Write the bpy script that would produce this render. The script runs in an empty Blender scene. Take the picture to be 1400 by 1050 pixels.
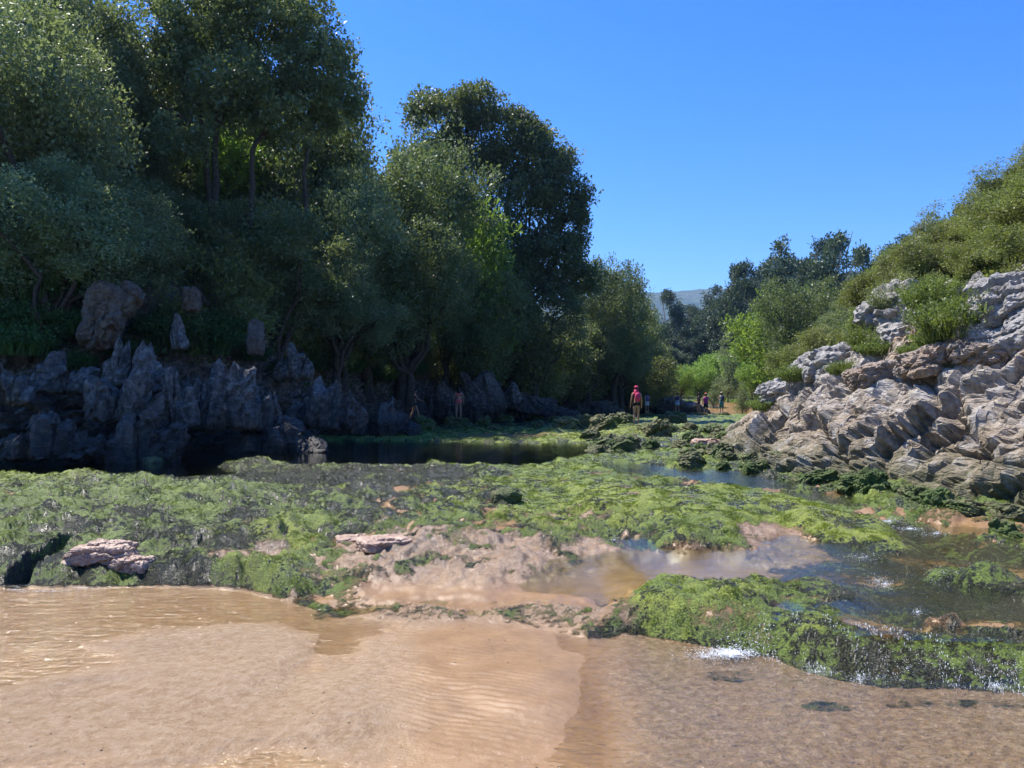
import bpy, bmesh, math, random
import numpy as np

# ------------------------------------------------------------------ camera, sky, sun, exposure
SC = bpy.context.scene
COL = SC.collection
FPX, CX, HY, EYE = 1057.0, 700.0, 545.0, 1.6      # focal length in photo pixels, centre column, horizon row, eye height

cam_data = bpy.data.cameras.new('camera')
cam_data.sensor_width = 36.0
cam_data.lens = 36.0 * FPX / 1400.0
cam_data.shift_y = 20.0 / 1400.0
cam_data.clip_start = 0.05
cam_data.clip_end = 20000
cam = bpy.data.objects.new('camera', cam_data)
cam.location = (0, 0, EYE)
cam.rotation_euler = (math.radians(90), 0, 0)
COL.objects.link(cam)
SC.camera = cam

SUN_EL, SUN_AZ = 58.0, -54.0        # azimuth from +Y, negative = to the left
world = bpy.data.worlds.new('World')
SC.world = world
world.use_nodes = True
wn = world.node_tree.nodes; wl = world.node_tree.links
for n in list(wn): wn.remove(n)
wo = wn.new('ShaderNodeOutputWorld'); wb = wn.new('ShaderNodeBackground')
sky = wn.new('ShaderNodeTexSky')
sky.sky_type = 'NISHITA'
sky.sun_disc = False
sky.sun_elevation = math.radians(SUN_EL)
sky.sun_rotation = math.radians(SUN_AZ)
sky.altitude = 0
sky.air_density = 1.0
sky.dust_density = 0.08
sky.ozone_density = 6.5
hs = wn.new('ShaderNodeHueSaturation')
hs.inputs['Saturation'].default_value = 1.3
hs.inputs['Value'].default_value = 1.0
hs.inputs['Hue'].default_value = 0.517
wl.new(sky.outputs[0], hs.inputs['Color'])
wl.new(hs.outputs[0], wb.inputs['Color'])
wb.inputs['Strength'].default_value = 0.13
wl.new(wb.outputs[0], wo.inputs['Surface'])

sun_data = bpy.data.lights.new('sun', 'SUN')
sun_data.energy = 5.0
sun_data.angle = math.radians(0.53)
sun_data.color = (1.0, 0.95, 0.87)
sun = bpy.data.objects.new('sun', sun_data)
az, el = math.radians(SUN_AZ), math.radians(SUN_EL)
from mathutils import Vector, Matrix, Euler
sd = Vector((math.sin(az) * math.cos(el), math.cos(az) * math.cos(el), math.sin(el)))
sun.rotation_euler = sd.to_track_quat('Z', 'Y').to_euler()
sun.location = sd * 200
COL.objects.link(sun)

SC.view_settings.view_transform = 'Standard'
SC.view_settings.look = 'None'
SC.view_settings.gamma = 1.0
SC.view_settings.use_curve_mapping = False
SC.view_settings.exposure = 0.93
SC.render.engine = 'CYCLES'
cy = SC.cycles
cy.max_bounces = 6; cy.diffuse_bounces = 3; cy.glossy_bounces = 3; cy.transmission_bounces = 3
cy.transparent_max_bounces = 10; cy.volume_bounces = 0
cy.caustics_reflective = False; cy.caustics_refractive = False
cy.sample_clamp_indirect = 3.0
cy.use_adaptive_sampling = True; cy.adaptive_threshold = 0.015
cy.use_denoising = True
try:
    cy.denoiser = 'OPENIMAGEDENOISE'; cy.denoising_prefilter = 'ACCURATE'; cy.denoising_input_passes = 'RGB_ALBEDO_NORMAL'
except Exception: pass

# ------------------------------------------------------------------ noise (numpy)
def _h(ix, iy, iz, seed):
    h = (ix.astype(np.int64) * 374761393 + iy.astype(np.int64) * 668265263 + iz.astype(np.int64) * 2147483647 + seed * 1274126177) & 0xFFFFFFFF
    h = ((h ^ (h >> 13)) * 1274126177) & 0xFFFFFFFF
    h = h ^ (h >> 16)
    h = (h * 2246822519) & 0xFFFFFFFF
    return h ^ (h >> 15)

def _r(h): return h.astype(np.float64) / 4294967296.0

def noise2(x, y, seed=0):
    xi = np.floor(x); yi = np.floor(y); fx = x - xi; fy = y - yi
    xi = xi.astype(np.int64); yi = yi.astype(np.int64)
    u = fx * fx * fx * (fx * (fx * 6 - 15) + 10); v = fy * fy * fy * (fy * (fy * 6 - 15) + 10)
    z = np.zeros_like(xi)
    def g(dx, dy):
        a = _r(_h(xi + dx, yi + dy, z, seed)) * 6.2831853
        return np.cos(a) * (fx - dx) + np.sin(a) * (fy - dy)
    a = g(0, 0); b = g(1, 0); c = g(0, 1); d = g(1, 1)
    return ((a + (b - a) * u) * (1 - v) + (c + (d - c) * u) * v) * 1.5

def noise3(p, seed=0):
    pi = np.floor(p).astype(np.int64); f = p - pi
    w = f * f * f * (f * (f * 6 - 15) + 10)
    out = 0
    for dx in (0, 1):
        for dy in (0, 1):
            for dz in (0, 1):
                h = _h(pi[:, 0] + dx, pi[:, 1] + dy, pi[:, 2] + dz, seed)
                gx = ((h & 1023) / 511.5 - 1); gy = (((h >> 10) & 1023) / 511.5 - 1); gz = (((h >> 20) & 1023) / 511.5 - 1)
                d = gx * (f[:, 0] - dx) + gy * (f[:, 1] - dy) + gz * (f[:, 2] - dz)
                ww = (w[:, 0] if dx else 1 - w[:, 0]) * (w[:, 1] if dy else 1 - w[:, 1]) * (w[:, 2] if dz else 1 - w[:, 2])
                out = out + d * ww
    return out * 1.3

def fbm2(x, y, f=1.0, o=4, seed=0, g=0.5, ridged=False):
    s = 0; a = 1; t = 0
    for k in range(o):
        n = noise2(x * f + 17.3 * k, y * f - 9.1 * k, seed + k)
        if ridged: n = 1 - 2 * np.abs(n)
        s = s + a * n; t += a; a *= g; f *= 2.03
    return s / t

def fbm3(p, f=1.0, o=4, seed=0, g=0.5, ridged=False):
    s = 0; a = 1; t = 0
    for k in range(o):
        n = noise3(p * f + 13.7 * k, seed + k)
        if ridged: n = 1 - 2 * np.abs(n)
        s = s + a * n; t += a; a *= g; f *= 2.03
    return s / t

def worley3(p, seed=0):
    pi = np.floor(p).astype(np.int64); f = p - pi
    F1 = np.full(len(p), 9.0); F2 = np.full(len(p), 9.0); ID = np.zeros(len(p))
    for dx in (-1, 0, 1):
        for dy in (-1, 0, 1):
            for dz in (-1, 0, 1):
                a, b, c = pi[:, 0] + dx, pi[:, 1] + dy, pi[:, 2] + dz
                h = _h(a, b, c, seed)
                rx = (h & 1023) / 1023.0; ry = ((h >> 10) & 1023) / 1023.0; rz = ((h >> 20) & 1023) / 1023.0
                d = np.sqrt((dx + rx - f[:, 0]) ** 2 + (dy + ry - f[:, 1]) ** 2 + (dz + rz - f[:, 2]) ** 2)
                m = d < F1
                F2 = np.where(m, F1, np.minimum(F2, d))
                ID = np.where(m, _r(_h(a, b, c, seed + 77)), ID)
                F1 = np.where(m, d, F1)
    return F1, F2, ID

def facet3(p, seed=0):
    """tilted planar chips: every cell is a plane of its own"""
    pi = np.floor(p).astype(np.int64); f = p - pi
    F1 = np.full(len(p), 9.0); F2 = np.full(len(p), 9.0); H = np.zeros(len(p))
    for dx in (-1, 0, 1):
        for dy in (-1, 0, 1):
            for dz in (-1, 0, 1):
                a, b, c = pi[:, 0] + dx, pi[:, 1] + dy, pi[:, 2] + dz
                h = _h(a, b, c, seed)
                vx = f[:, 0] - dx - (h & 1023) / 1023.0; vy = f[:, 1] - dy - ((h >> 10) & 1023) / 1023.0; vz = f[:, 2] - dz - ((h >> 20) & 1023) / 1023.0
                d = vx * vx + vy * vy + vz * vz; m = d < F1
                g = _h(a, b, c, seed + 31)
                t = vx * ((g & 1023) / 511.5 - 1) + vy * (((g >> 10) & 1023) / 511.5 - 1) + vz * (((g >> 20) & 1023) / 511.5 - 1) + (_r(g) - 0.5) * 0.5
                H = np.where(m, t, H); F2 = np.where(m, F1, np.minimum(F2, d)); F1 = np.where(m, d, F1)
    return H, np.sqrt(F2) - np.sqrt(F1)

def sst(a, b, x):
    t = np.clip((x - a) / (b - a), 0, 1)
    return t * t * (3 - 2 * t)

# ------------------------------------------------------------------ mesh helpers
def at(px, py, z=0.0):
    Y = (EYE - z) * FPX / (py - HY)
    return (px - CX) / FPX * Y, Y

def pt(px, py, Y):
    return ((px - CX) / FPX * Y, Y, EYE + (HY - py) / FPX * Y)

def mesh_np(name, V, Fq, mat=None, smooth=True, attrs=None):
    me = bpy.data.meshes.new(name)
    V = np.asarray(V, dtype=np.float32); Fq = np.asarray(Fq, dtype=np.int32)
    k = Fq.shape[1]
    me.vertices.add(len(V)); me.vertices.foreach_set('co', V.ravel())
    me.loops.add(Fq.size); me.loops.foreach_set('vertex_index', Fq.ravel())
    me.polygons.add(len(Fq))
    me.polygons.foreach_set('loop_start', np.arange(0, Fq.size, k, dtype=np.int32))
    try: me.polygons.foreach_set('loop_total', np.full(len(Fq), k, dtype=np.int32))
    except Exception: pass
    me.polygons.foreach_set('use_smooth', np.full(len(Fq), bool(smooth)))
    if attrs:
        for an, arr in attrs.items():
            a = me.attributes.new(an, 'FLOAT_COLOR', 'POINT')
            arr = np.asarray(arr, dtype=np.float32)
            if arr.shape[1] == 3: arr = np.hstack([arr, np.ones((len(arr), 1), np.float32)])
            a.data.foreach_set('color', arr.ravel())
    me.update(calc_edges=True); me.validate()
    if mat: me.materials.append(mat)
    return me

def grid_faces(nr, nc):
    i = np.arange(nr - 1)[:, None] * nc + np.arange(nc - 1)[None, :]
    return np.stack([i, i + 1, i + nc + 1, i + nc], -1).reshape(-1, 4)

def link(name, me, parent=None, loc=None, rot=None, scale=None, label=None, cat=None, group=None, kind=None):
    o = bpy.data.objects.new(name, me); COL.objects.link(o)
    if parent is not None: o.parent = parent
    if loc is not None: o.location = loc
    if rot is not None: o.rotation_euler = rot
    if scale is not None: o.scale = scale if hasattr(scale, '__len__') else (scale,) * 3
    if label: o['label'] = label
    if cat: o['category'] = cat
    if group: o['group'] = group
    if kind: o['kind'] = kind
    return o

def tube(path, radii, n=8):
    """tapered tube through points: returns V, F"""
    path = np.asarray(path, float); m = len(path)
    V = []; up = np.array([0.31, 0.17, 0.93])
    for i in range(m):
        t = path[min(i + 1, m - 1)] - path[max(i - 1, 0)]; t = t / (np.linalg.norm(t) + 1e-9)
        a = np.cross(t, up)
        if np.linalg.norm(a) < 0.1: a = np.cross(t, [1, 0, 0])
        a /= np.linalg.norm(a); b = np.cross(t, a)
        for k in range(n):
            th = 2 * math.pi * k / n
            V.append(path[i] + radii[i] * (math.cos(th) * a + math.sin(th) * b))
    F = [[i * n + k, i * n + (k + 1) % n, (i + 1) * n + (k + 1) % n, (i + 1) * n + k] for i in range(m - 1) for k in range(n)]
    return np.array(V), np.array(F)

def join(parts):
    Vs = []; Fs = []; o = 0
    for V, F in parts:
        Vs.append(V); Fs.append(np.asarray(F) + o); o += len(V)
    return np.vstack(Vs), np.vstack(Fs)

# ------------------------------------------------------------------ materials
class NT:
    def __init__(s, name):
        s.m = bpy.data.materials.new(name); s.m.use_nodes = True
        s.t = s.m.node_tree; s.n = s.t.nodes; s.l = s.t.links
        for n in list(s.n): s.n.remove(n)
        s.out = s.n.new('ShaderNodeOutputMaterial')
    def node(s, typ, **kw):
        n = s.n.new(typ)
        for k, v in kw.items():
            if k in n.inputs.keys() if isinstance(k, str) else False: s.set(n, k, v)
            else: setattr(n, k, v)
        return n
    def set(s, n, k, v):
        if isinstance(v, bpy.types.NodeSocket): s.l.new(v, n.inputs[k])
        else: n.inputs[k].default_value = v
    def noise(s, scale, detail=4, rough=0.6, vec=None, dist=0.0):
        n = s.n.new('ShaderNodeTexNoise'); s.set(n, 'Scale', scale); s.set(n, 'Detail', detail); s.set(n, 'Roughness', rough); s.set(n, 'Distortion', dist)
        if vec is not None: s.l.new(vec, n.inputs['Vector'])
        return n.outputs['Fac']
    def voro(s, scale, vec=None, feature='F1', out='Distance'):
        n = s.n.new('ShaderNodeTexVoronoi'); n.feature = feature; s.set(n, 'Scale', scale)
        if vec is not None: s.l.new(vec, n.inputs['Vector'])
        return n.outputs[out]
    def ramp(s, fac, stops):
        n = s.n.new('ShaderNodeValToRGB'); s.l.new(fac, n.inputs[0])
        e = n.color_ramp.elements
        while len(e) < len(stops): e.new(0.5)
        for q, (p, c) in zip(e, stops):
            q.position = p; q.color = (c, c, c, 1) if not hasattr(c, '__len__') else (*c, 1)
        return n.outputs[0]
    def mix(s, fac, a, b, blend='MIX'):
        n = s.n.new('ShaderNodeMix'); n.data_type = 'RGBA'; n.blend_type = blend
        for k, v in ((0, fac), (6, a), (7, b)):
            if isinstance(v, bpy.types.NodeSocket): s.l.new(v, n.inputs[k])
            elif k == 0: n.inputs[k].default_value = v
            else: n.inputs[k].default_value = (*v, 1) if hasattr(v, '__len__') else (v, v, v, 1)
        return n.outputs[2]
    def math(s, op, a, b=0.0, c=None, clamp=False):
        n = s.n.new('ShaderNodeMath'); n.operation = op; n.use_clamp = clamp
        for k, v in ((0, a), (1, b)) + (((2, c),) if c is not None else ()):
            if isinstance(v, bpy.types.NodeSocket): s.l.new(v, n.inputs[k])
            else: n.inputs[k].default_value = v
        return n.outputs[0]
    def coord(s, out='Object'):
        return s.n.new('ShaderNodeTexCoord').outputs[out]
    def mapping(s, vec, scale=(1, 1, 1), rot=(0, 0, 0), loc=(0, 0, 0)):
        n = s.n.new('ShaderNodeMapping'); s.l.new(vec, n.inputs[0])
        n.inputs['Scale'].default_value = scale; n.inputs['Rotation'].default_value = rot; n.inputs['Location'].default_value = loc
        return n.outputs[0]
    def attr(s, name):
        n = s.n.new('ShaderNodeAttribute'); n.attribute_name = name
        sp = s.n.new('ShaderNodeSeparateColor'); s.l.new(n.outputs['Color'], sp.inputs[0])
        return sp.outputs[0], sp.outputs[1], sp.outputs[2]
    def bump(s, h, strength=0.5, dist=0.02, normal=None):
        n = s.n.new('ShaderNodeBump'); s.l.new(h, n.inputs['Height'])
        n.inputs['Strength'].default_value = strength; n.inputs['Distance'].default_value = dist
        if normal is not None: s.l.new(normal, n.inputs['Normal'])
        return n.outputs[0]
    def principled(s, color, rough=0.6, normal=None, spec=0.5, **kw):
        n = s.n.new('ShaderNodeBsdfPrincipled')
        for k, v in (('Base Color', color), ('Roughness', rough), ('Specular IOR Level', spec)):
            if isinstance(v, bpy.types.NodeSocket): s.l.new(v, n.inputs[k])
            elif k == 'Base Color': n.inputs[k].default_value = (*v, 1)
            else: n.inputs[k].default_value = v
        if normal is not None: s.l.new(normal, n.inputs['Normal'])
        for k, v in kw.items(): s.set(n, k, v)
        return n.outputs[0]
    def done(s, sh):
        s.l.new(sh, s.out.inputs['Surface']); return s.m

def simple(name, color, rough=0.7, var=0.25, scale=20.0, spec=0.4, bump=0.0):
    t = NT(name); c = t.coord()
    n = t.noise(scale, 4, 0.6, c)
    k = t.ramp(n, [(0.3, tuple(x * (1 - var) for x in color)), (0.7, tuple(min(1, x * (1 + var)) for x in color))])
    nm = t.bump(n, bump, 0.01) if bump else None
    return t.done(t.principled(k, rough, nm, spec))

def leaf_material(name, color, color2, trans=0.3, rough=0.5, spec=0.3):
    t = NT(name)
    geo = t.n.new('ShaderNodeNewGeometry'); oi = t.n.new('ShaderNodeObjectInfo')
    r = geo.outputs['Random Per Island']
    c = t.mix(r, color, color2)
    nz = t.noise(0.9, 2, 0.5, t.coord())
    c = t.mix(t.math('MULTIPLY', t.ramp(nz, [(0.4, 0.0), (0.62, 1.0)]), 0.5), c, tuple(x * 1.5 for x in color2))
    h = t.n.new('ShaderNodeHueSaturation'); t.l.new(c, h.inputs['Color'])
    t.l.new(t.math('MULTIPLY_ADD', oi.outputs['Random'], 0.5, 0.75), h.inputs['Value'])
    t.l.new(t.math('MULTIPLY_ADD', oi.outputs['Random'], 0.025, 0.493), h.inputs['Hue'])
    c = h.outputs[0]
    p = t.principled(c, rough, None, spec)
    tr = t.n.new('ShaderNodeBsdfTranslucent'); t.l.new(t.mix(0.4, c, (color2[0] * 2.2, color2[1] * 2.4, color2[2] * 0.8)), tr.inputs['Color'])
    m = t.n.new('ShaderNodeMixShader'); m.inputs[0].default_value = trans
    t.l.new(p, m.inputs[1]); t.l.new(tr.outputs[0], m.inputs[2])
    return t.done(m.outputs[0])

LEAF_OAK = leaf_material('holm_oak_leaf', (0.066, 0.092, 0.040), (0.15, 0.18, 0.08), 0.3, 0.5, 0.35)
LEAF_OLIVE = leaf_material('scrub_leaf', (0.085, 0.105, 0.04), (0.19, 0.20, 0.085), 0.3)
LEAF_GREY = leaf_material('grey_leaf', (0.10, 0.13, 0.06), (0.22, 0.26, 0.14), 0.33, 0.5, 0.35)
LEAF_BRIGHT = leaf_material('fresh_leaf', (0.11, 0.175, 0.035), (0.20, 0.28, 0.06), 0.42)
LEAF_EUC = leaf_material('eucalyptus_leaf', (0.042, 0.062, 0.036), (0.075, 0.10, 0.055), 0.2)
LEAF_BROWN = leaf_material('dry_leaf', (0.10, 0.075, 0.04), (0.17, 0.13, 0.07), 0.2)
LEAF_HEATH = leaf_material('heath_leaf', (0.095, 0.12, 0.035), (0.21, 0.23, 0.07), 0.33)
LEAF_FRESH = leaf_material('bramble_leaf', (0.08, 0.12, 0.03), (0.15, 0.20, 0.05), 0.3)
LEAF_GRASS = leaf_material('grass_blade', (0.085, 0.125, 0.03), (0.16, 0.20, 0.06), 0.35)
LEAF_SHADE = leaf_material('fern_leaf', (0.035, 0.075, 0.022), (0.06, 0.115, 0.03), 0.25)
BARK = simple('bark', (0.075, 0.06, 0.048), 0.9, 0.4, 9, 0.2, 0.6)
BARK_PALE = simple('pale_bark', (0.26, 0.22, 0.18), 0.85, 0.3, 5, 0.2, 0.3)

def rock_material(name, mode):
    t = NT(name); c = t.coord()
    geo = t.n.new('ShaderNodeNewGeometry')
    sp = t.n.new('ShaderNodeSeparateXYZ'); t.l.new(geo.outputs['Position'], sp.inputs[0])
    z = sp.outputs[2]; P = geo.outputs['Position']
    n1 = t.noise(1.3, 6, 0.62, P); n2 = t.noise(7, 8, 0.68, P); n3 = t.noise(38, 6, 0.7, P)
    v = t.voro(5, t.mapping(P, (1, 1, 1), (0, 0, 0)))
    if mode == 'right':
        base = t.ramp(n2, [(0.28, (0.17, 0.15, 0.13)), (0.45, (0.38, 0.34, 0.295)), (0.7, (0.58, 0.54, 0.48))])
        brown = t.ramp(n2, [(0.28, (0.12, 0.095, 0.07)), (0.48, (0.30, 0.235, 0.165)), (0.72, (0.50, 0.42, 0.32))])
        zz = t.math('ADD', z, t.math('MULTIPLY', n1, 1.6))
        col = t.mix(t.ramp(t.math('MULTIPLY', zz, 0.25), [(0.48, 1.0), (0.78, 0.0)]), base, brown)
        # vertical white runs and ochre stains
        st = t.noise(1.0, 4, 0.6, t.mapping(P, (3.2, 3.2, 0.22)))
        col = t.mix(t.math('MULTIPLY', t.ramp(st, [(0.52, 0.0), (0.64, 1.0)]), 0.6), col, (0.60, 0.57, 0.53))
        st2 = t.noise(1.0, 4, 0.6, t.mapping(P, (6, 6, 0.5), loc=(7, 2, 0)))
        col = t.mix(t.math('MULTIPLY', t.ramp(st2, [(0.56, 0.0), (0.7, 1.0)]), 0.5), col, (0.10, 0.09, 0.085))
        ra, ga, ba = t.attr('stain')
        om = t.math('MULTIPLY', ra, t.ramp(n1, [(0.30, 0.1), (0.56, 1.0)]))
        col = t.mix(om, col, t.ramp(n2, [(0.3, (0.22, 0.12, 0.05)), (0.5, (0.42, 0.26, 0.12)), (0.75, (0.62, 0.48, 0.33))]))
        gz = t.math('ADD', z, t.math('MULTIPLY', t.math('SUBTRACT', n2, 0.5), 1.1))
        col = t.mix(t.math('MULTIPLY', t.ramp(gz, [(0.38, 1.0), (1.0, 0.0)]), 0.85), col, t.ramp(n3, [(0.3, (0.035, 0.038, 0.016)), (0.52, (0.11, 0.115, 0.045)), (0.75, (0.21, 0.20, 0.10))]))
        rough = 0.8
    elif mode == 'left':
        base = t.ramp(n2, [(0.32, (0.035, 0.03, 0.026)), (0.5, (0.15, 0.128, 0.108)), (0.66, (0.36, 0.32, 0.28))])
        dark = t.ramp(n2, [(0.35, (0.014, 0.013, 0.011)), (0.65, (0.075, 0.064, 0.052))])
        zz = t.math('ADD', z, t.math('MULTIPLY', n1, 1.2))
        col = t.mix(t.ramp(t.math('MULTIPLY', zz, 0.25), [(0.30, 1.0), (0.62, 0.0)]), base, dark)  # darkened towards the foot, shade of the bank put into the colour
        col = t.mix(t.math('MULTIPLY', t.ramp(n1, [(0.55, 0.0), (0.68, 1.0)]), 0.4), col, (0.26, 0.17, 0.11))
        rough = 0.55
    elif mode == 'tan':
        base = t.ramp(n2, [(0.25, (0.16, 0.115, 0.08)), (0.5, (0.36, 0.27, 0.20)), (0.75, (0.5, 0.40, 0.32))])
        col = t.mix(t.math('MULTIPLY', t.ramp(n1, [(0.45, 0.0), (0.6, 1.0)]), 0.6), base, (0.32, 0.30, 0.28))
        rough = 0.75
    elif mode == 'brown':
        base = t.ramp(n2, [(0.28, (0.07, 0.05, 0.035)), (0.5, (0.19, 0.14, 0.10)), (0.72, (0.30, 0.24, 0.19))])
        col = t.mix(t.math('MULTIPLY', t.ramp(n1, [(0.45, 0.0), (0.6, 1.0)]), 0.6), base, (0.20, 0.19, 0.18))
        rough = 0.8
    elif mode == 'algae':
        col = t.ramp(n2, [(0.3, (0.05, 0.048, 0.03)), (0.5, (0.15, 0.15, 0.06)), (0.7, (0.26, 0.26, 0.11))])
        col = t.mix(t.ramp(n1, [(0.45, 0.0), (0.58, 1.0)]), col, t.ramp(n3, [(0.3, (0.035, 0.065, 0.012)), (0.7, (0.13, 0.19, 0.04))]))
        col = t.mix(t.ramp(t.math('ADD', n2, t.math('MULTIPLY', v, 0.3)), [(0.36, 0.85), (0.5, 0.0)]), col, (0.03, 0.028, 0.022))
        rough = 0.6
    else:
        base = t.ramp(n2, [(0.28, (0.13, 0.12, 0.11)), (0.47, (0.33, 0.31, 0.29)), (0.7, (0.55, 0.53, 0.50))])
        col = base; rough = 0.8
    cr = t.voro(3.1, t.mapping(P, (1, 1, 2.2), (0.35, 0.25, 0)), 'DISTANCE_TO_EDGE')
    crack = t.ramp(cr, [(0.0, 0.0), (0.07, 1.0)])
    h = t.math('ADD', t.math('MULTIPLY', n2, 1.0), t.math('MULTIPLY', n3, 0.45))
    h = t.math('ADD', h, t.math('MULTIPLY', crack, 0.25))
    nm = t.bump(h, 0.9, 0.09)
    return t.done(t.principled(col, rough, nm, 0.35 if mode != 'left' else 0.5))

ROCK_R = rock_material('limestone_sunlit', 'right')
ROCK_L = rock_material('limestone_shaded', 'left')  # darker copy of the limestone, left bank's shade painted into its colour
ROCK_TAN = rock_material('sandstone', 'tan')
ROCK_BROWN = rock_material('brown_limestone', 'brown')
ROCK_ALG = rock_material('algae_rock', 'algae')
ROCK_GREY = rock_material('limestone_grey', 'grey')

def soil_material():
    t = NT('hillside_soil'); P = t.coord()
    n = t.noise(3, 6, 0.65, P)
    c = t.ramp(n, [(0.3, (0.035, 0.035, 0.018)), (0.55, (0.07, 0.075, 0.03)), (0.75, (0.13, 0.11, 0.06))])
    return t.done(t.principled(c, 0.9, t.bump(n, 0.6, 0.2), 0.2))
SOIL = soil_material()

def ground_material():
    t = NT('shore_ground'); P = t.coord()
    al, dk, br = t.attr('cover')
    wt, rk, rp = t.attr('state')
    n05 = t.noise(1.1, 4, 0.6, P); n1 = t.noise(4, 6, 0.65, P); n2 = t.noise(19, 6, 0.7, P); n3 = t.noise(70, 5, 0.7, P); n4 = t.noise(210, 3, 0.6, P)
    # sand
    sand = t.ramp(n1, [(0.3, (0.25, 0.145, 0.062)), (0.55, (0.32, 0.192, 0.086)), (0.75, (0.385, 0.24, 0.118))])
    sand = t.mix(t.math('MULTIPLY', t.ramp(n4, [(0.35, 1.0), (0.5, 0.0)]), 0.35), sand, (0.15, 0.10, 0.06))
    sand = t.mix(t.math('MULTIPLY', rp, t.ramp(n3, [(0.30, 0.7), (0.38, 0.0)])), sand, (0.14, 0.10, 0.065))
    sand = t.mix(t.math('MULTIPLY', rp, t.ramp(n2, [(0.36, 0.25), (0.6, 0.9)])), sand, (0.46, 0.325, 0.195))
    # scoured pinkish grey rock with pits
    rock = t.ramp(n2, [(0.34, (0.12, 0.085, 0.055)), (0.5, (0.31, 0.22, 0.145)), (0.66, (0.52, 0.41, 0.30))])
    rock = t.mix(t.ramp(n3, [(0.36, 0.8), (0.47, 0.0)]), rock, (0.07, 0.055, 0.04))
    c = t.mix(t.math('MULTIPLY', rk, t.ramp(n1, [(0.33, 0.25), (0.55, 0.85)])), sand, rock)
    # algae
    green = t.ramp(n3, [(0.36, (0.026, 0.042, 0.004)), (0.5, (0.125, 0.185, 0.020)), (0.64, (0.26, 0.34, 0.055))])
    yel = t.ramp(n3, [(0.36, (0.06, 0.08, 0.006)), (0.5, (0.24, 0.29, 0.028)), (0.64, (0.40, 0.46, 0.075))])
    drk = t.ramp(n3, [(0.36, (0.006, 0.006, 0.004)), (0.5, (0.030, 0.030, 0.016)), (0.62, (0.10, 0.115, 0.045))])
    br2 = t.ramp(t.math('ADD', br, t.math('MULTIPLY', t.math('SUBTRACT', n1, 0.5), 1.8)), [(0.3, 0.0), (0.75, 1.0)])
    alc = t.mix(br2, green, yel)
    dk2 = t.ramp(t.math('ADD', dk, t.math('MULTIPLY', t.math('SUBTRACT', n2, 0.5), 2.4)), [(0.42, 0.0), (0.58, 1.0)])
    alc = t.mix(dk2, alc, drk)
    a2 = t.ramp(t.math('ADD', al, t.math('MULTIPLY', t.math('SUBTRACT', n2, 0.5), 1.6)), [(0.36, 0.0), (0.62, 1.0)])
    c = t.mix(a2, c, alc)
    rough = t.mix(a2, t.ramp(wt, [(0.0, 0.5), (1.0, 0.13)]), t.mix(dk2, 0.6, 0.25))
    h = t.math('ADD', t.math('MULTIPLY', n3, t.math('MULTIPLY_ADD', a2, 1.5, t.math('MULTIPLY_ADD', rk, 0.6, t.math('MULTIPLY_ADD', rp, 0.55, 0.06)))), t.math('MULTIPLY', n4, t.math('MULTIPLY_ADD', a2, 0.5, 0.10)))
    h = t.math('ADD', h, t.math('MULTIPLY', n2, t.math('MULTIPLY_ADD', a2, 0.45, t.math('MULTIPLY_ADD', rk, 0.6, t.math('MULTIPLY_ADD', rp, 0.9, 0.10)))))
    nm = t.bump(h, 0.8, 0.03)
    p = t.principled(c, rough, nm, 0.5)
    return t.done(p)
GROUND = ground_material()

def water_material(name, tint, murk, murk_col, rip=(9, 30), rstr=0.25, rough=0.04, stretch=(1, 1.6, 1)):
    t = NT(name); P = t.mapping(t.coord(), stretch)
    n1 = t.noise(rip[0], 3, 0.55, P, 0.4); n2 = t.noise(rip[1], 3, 0.6, P, 0.6)
    h = t.math('ADD', n1, t.math('MULTIPLY', n2, 0.35))
    nm = t.bump(h, rstr, 0.03)
    tr = t.n.new('ShaderNodeBsdfTransparent'); tr.inputs[0].default_value = (*tint, 1)
    gl = t.n.new('ShaderNodeBsdfGlossy'); gl.inputs['Roughness'].default_value = rough; gl.inputs['Color'].default_value = (1, 1, 1, 1)
    t.l.new(nm, gl.inputs['Normal'])
    df = t.n.new('ShaderNodeBsdfDiffuse'); df.inputs[0].default_value = (*murk_col, 1)
    m0 = t.n.new('ShaderNodeMixShader'); t.l.new(tr.outputs[0], m0.inputs[1]); t.l.new(df.outputs[0], m0.inputs[2])
    n0 = t.noise(0.8, 4, 0.6, P)
    t.l.new(t.math('MULTIPLY', t.ramp(n0, [(0.3, 0.6), (0.65, 1.0)]), murk), m0.inputs[0])
    fr = t.n.new('ShaderNodeFresnel'); fr.inputs['IOR'].default_value = 1.33; t.l.new(nm, fr.inputs['Normal'])
    m1 = t.n.new('ShaderNodeMixShader'); t.l.new(fr.outputs[0], m1.inputs[0]); t.l.new(m0.outputs[0], m1.inputs[1]); t.l.new(gl.outputs[0], m1.inputs[2])
    return t.done(m1.outputs[0])
W_FRONT = water_material('muddy_water', (0.96, 0.95, 0.90), 0.0, (0.42, 0.31, 0.21), (9, 30), 0.7, 0.12, (0.7, 1.8, 1))
W_CLEAR = water_material('shallow_clear_water', (0.96, 0.95, 0.90), 0.0, (0.3, 0.2, 0.1), (11, 34), 0.6, 0.10, (1, 1.3, 1))
W_STREAM = water_material('clear_water', (0.86, 0.90, 0.80), 0.0, (0.1, 0.1, 0.05), (8, 26), 0.24, 0.06)
W_POOL = water_material('pool_water', (0.50, 0.55, 0.42), 0.15, (0.012, 0.014, 0.008), (2.5, 9), 0.10, 0.03, (1, 2.5, 1))

# ------------------------------------------------------------------ ground shape
LEDGE = np.array([at(a, b, 0.0) for a, b in [(-500, 797), (-50, 799), (60, 802), (200, 800), (330, 804), (420, 828), (470, 846), (560, 858), (700, 862), (800, 874), (880, 868), (950, 882), (1040, 893), (1120, 912), (1200, 928), (1300, 936), (1450, 946), (2200, 960)]])

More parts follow.
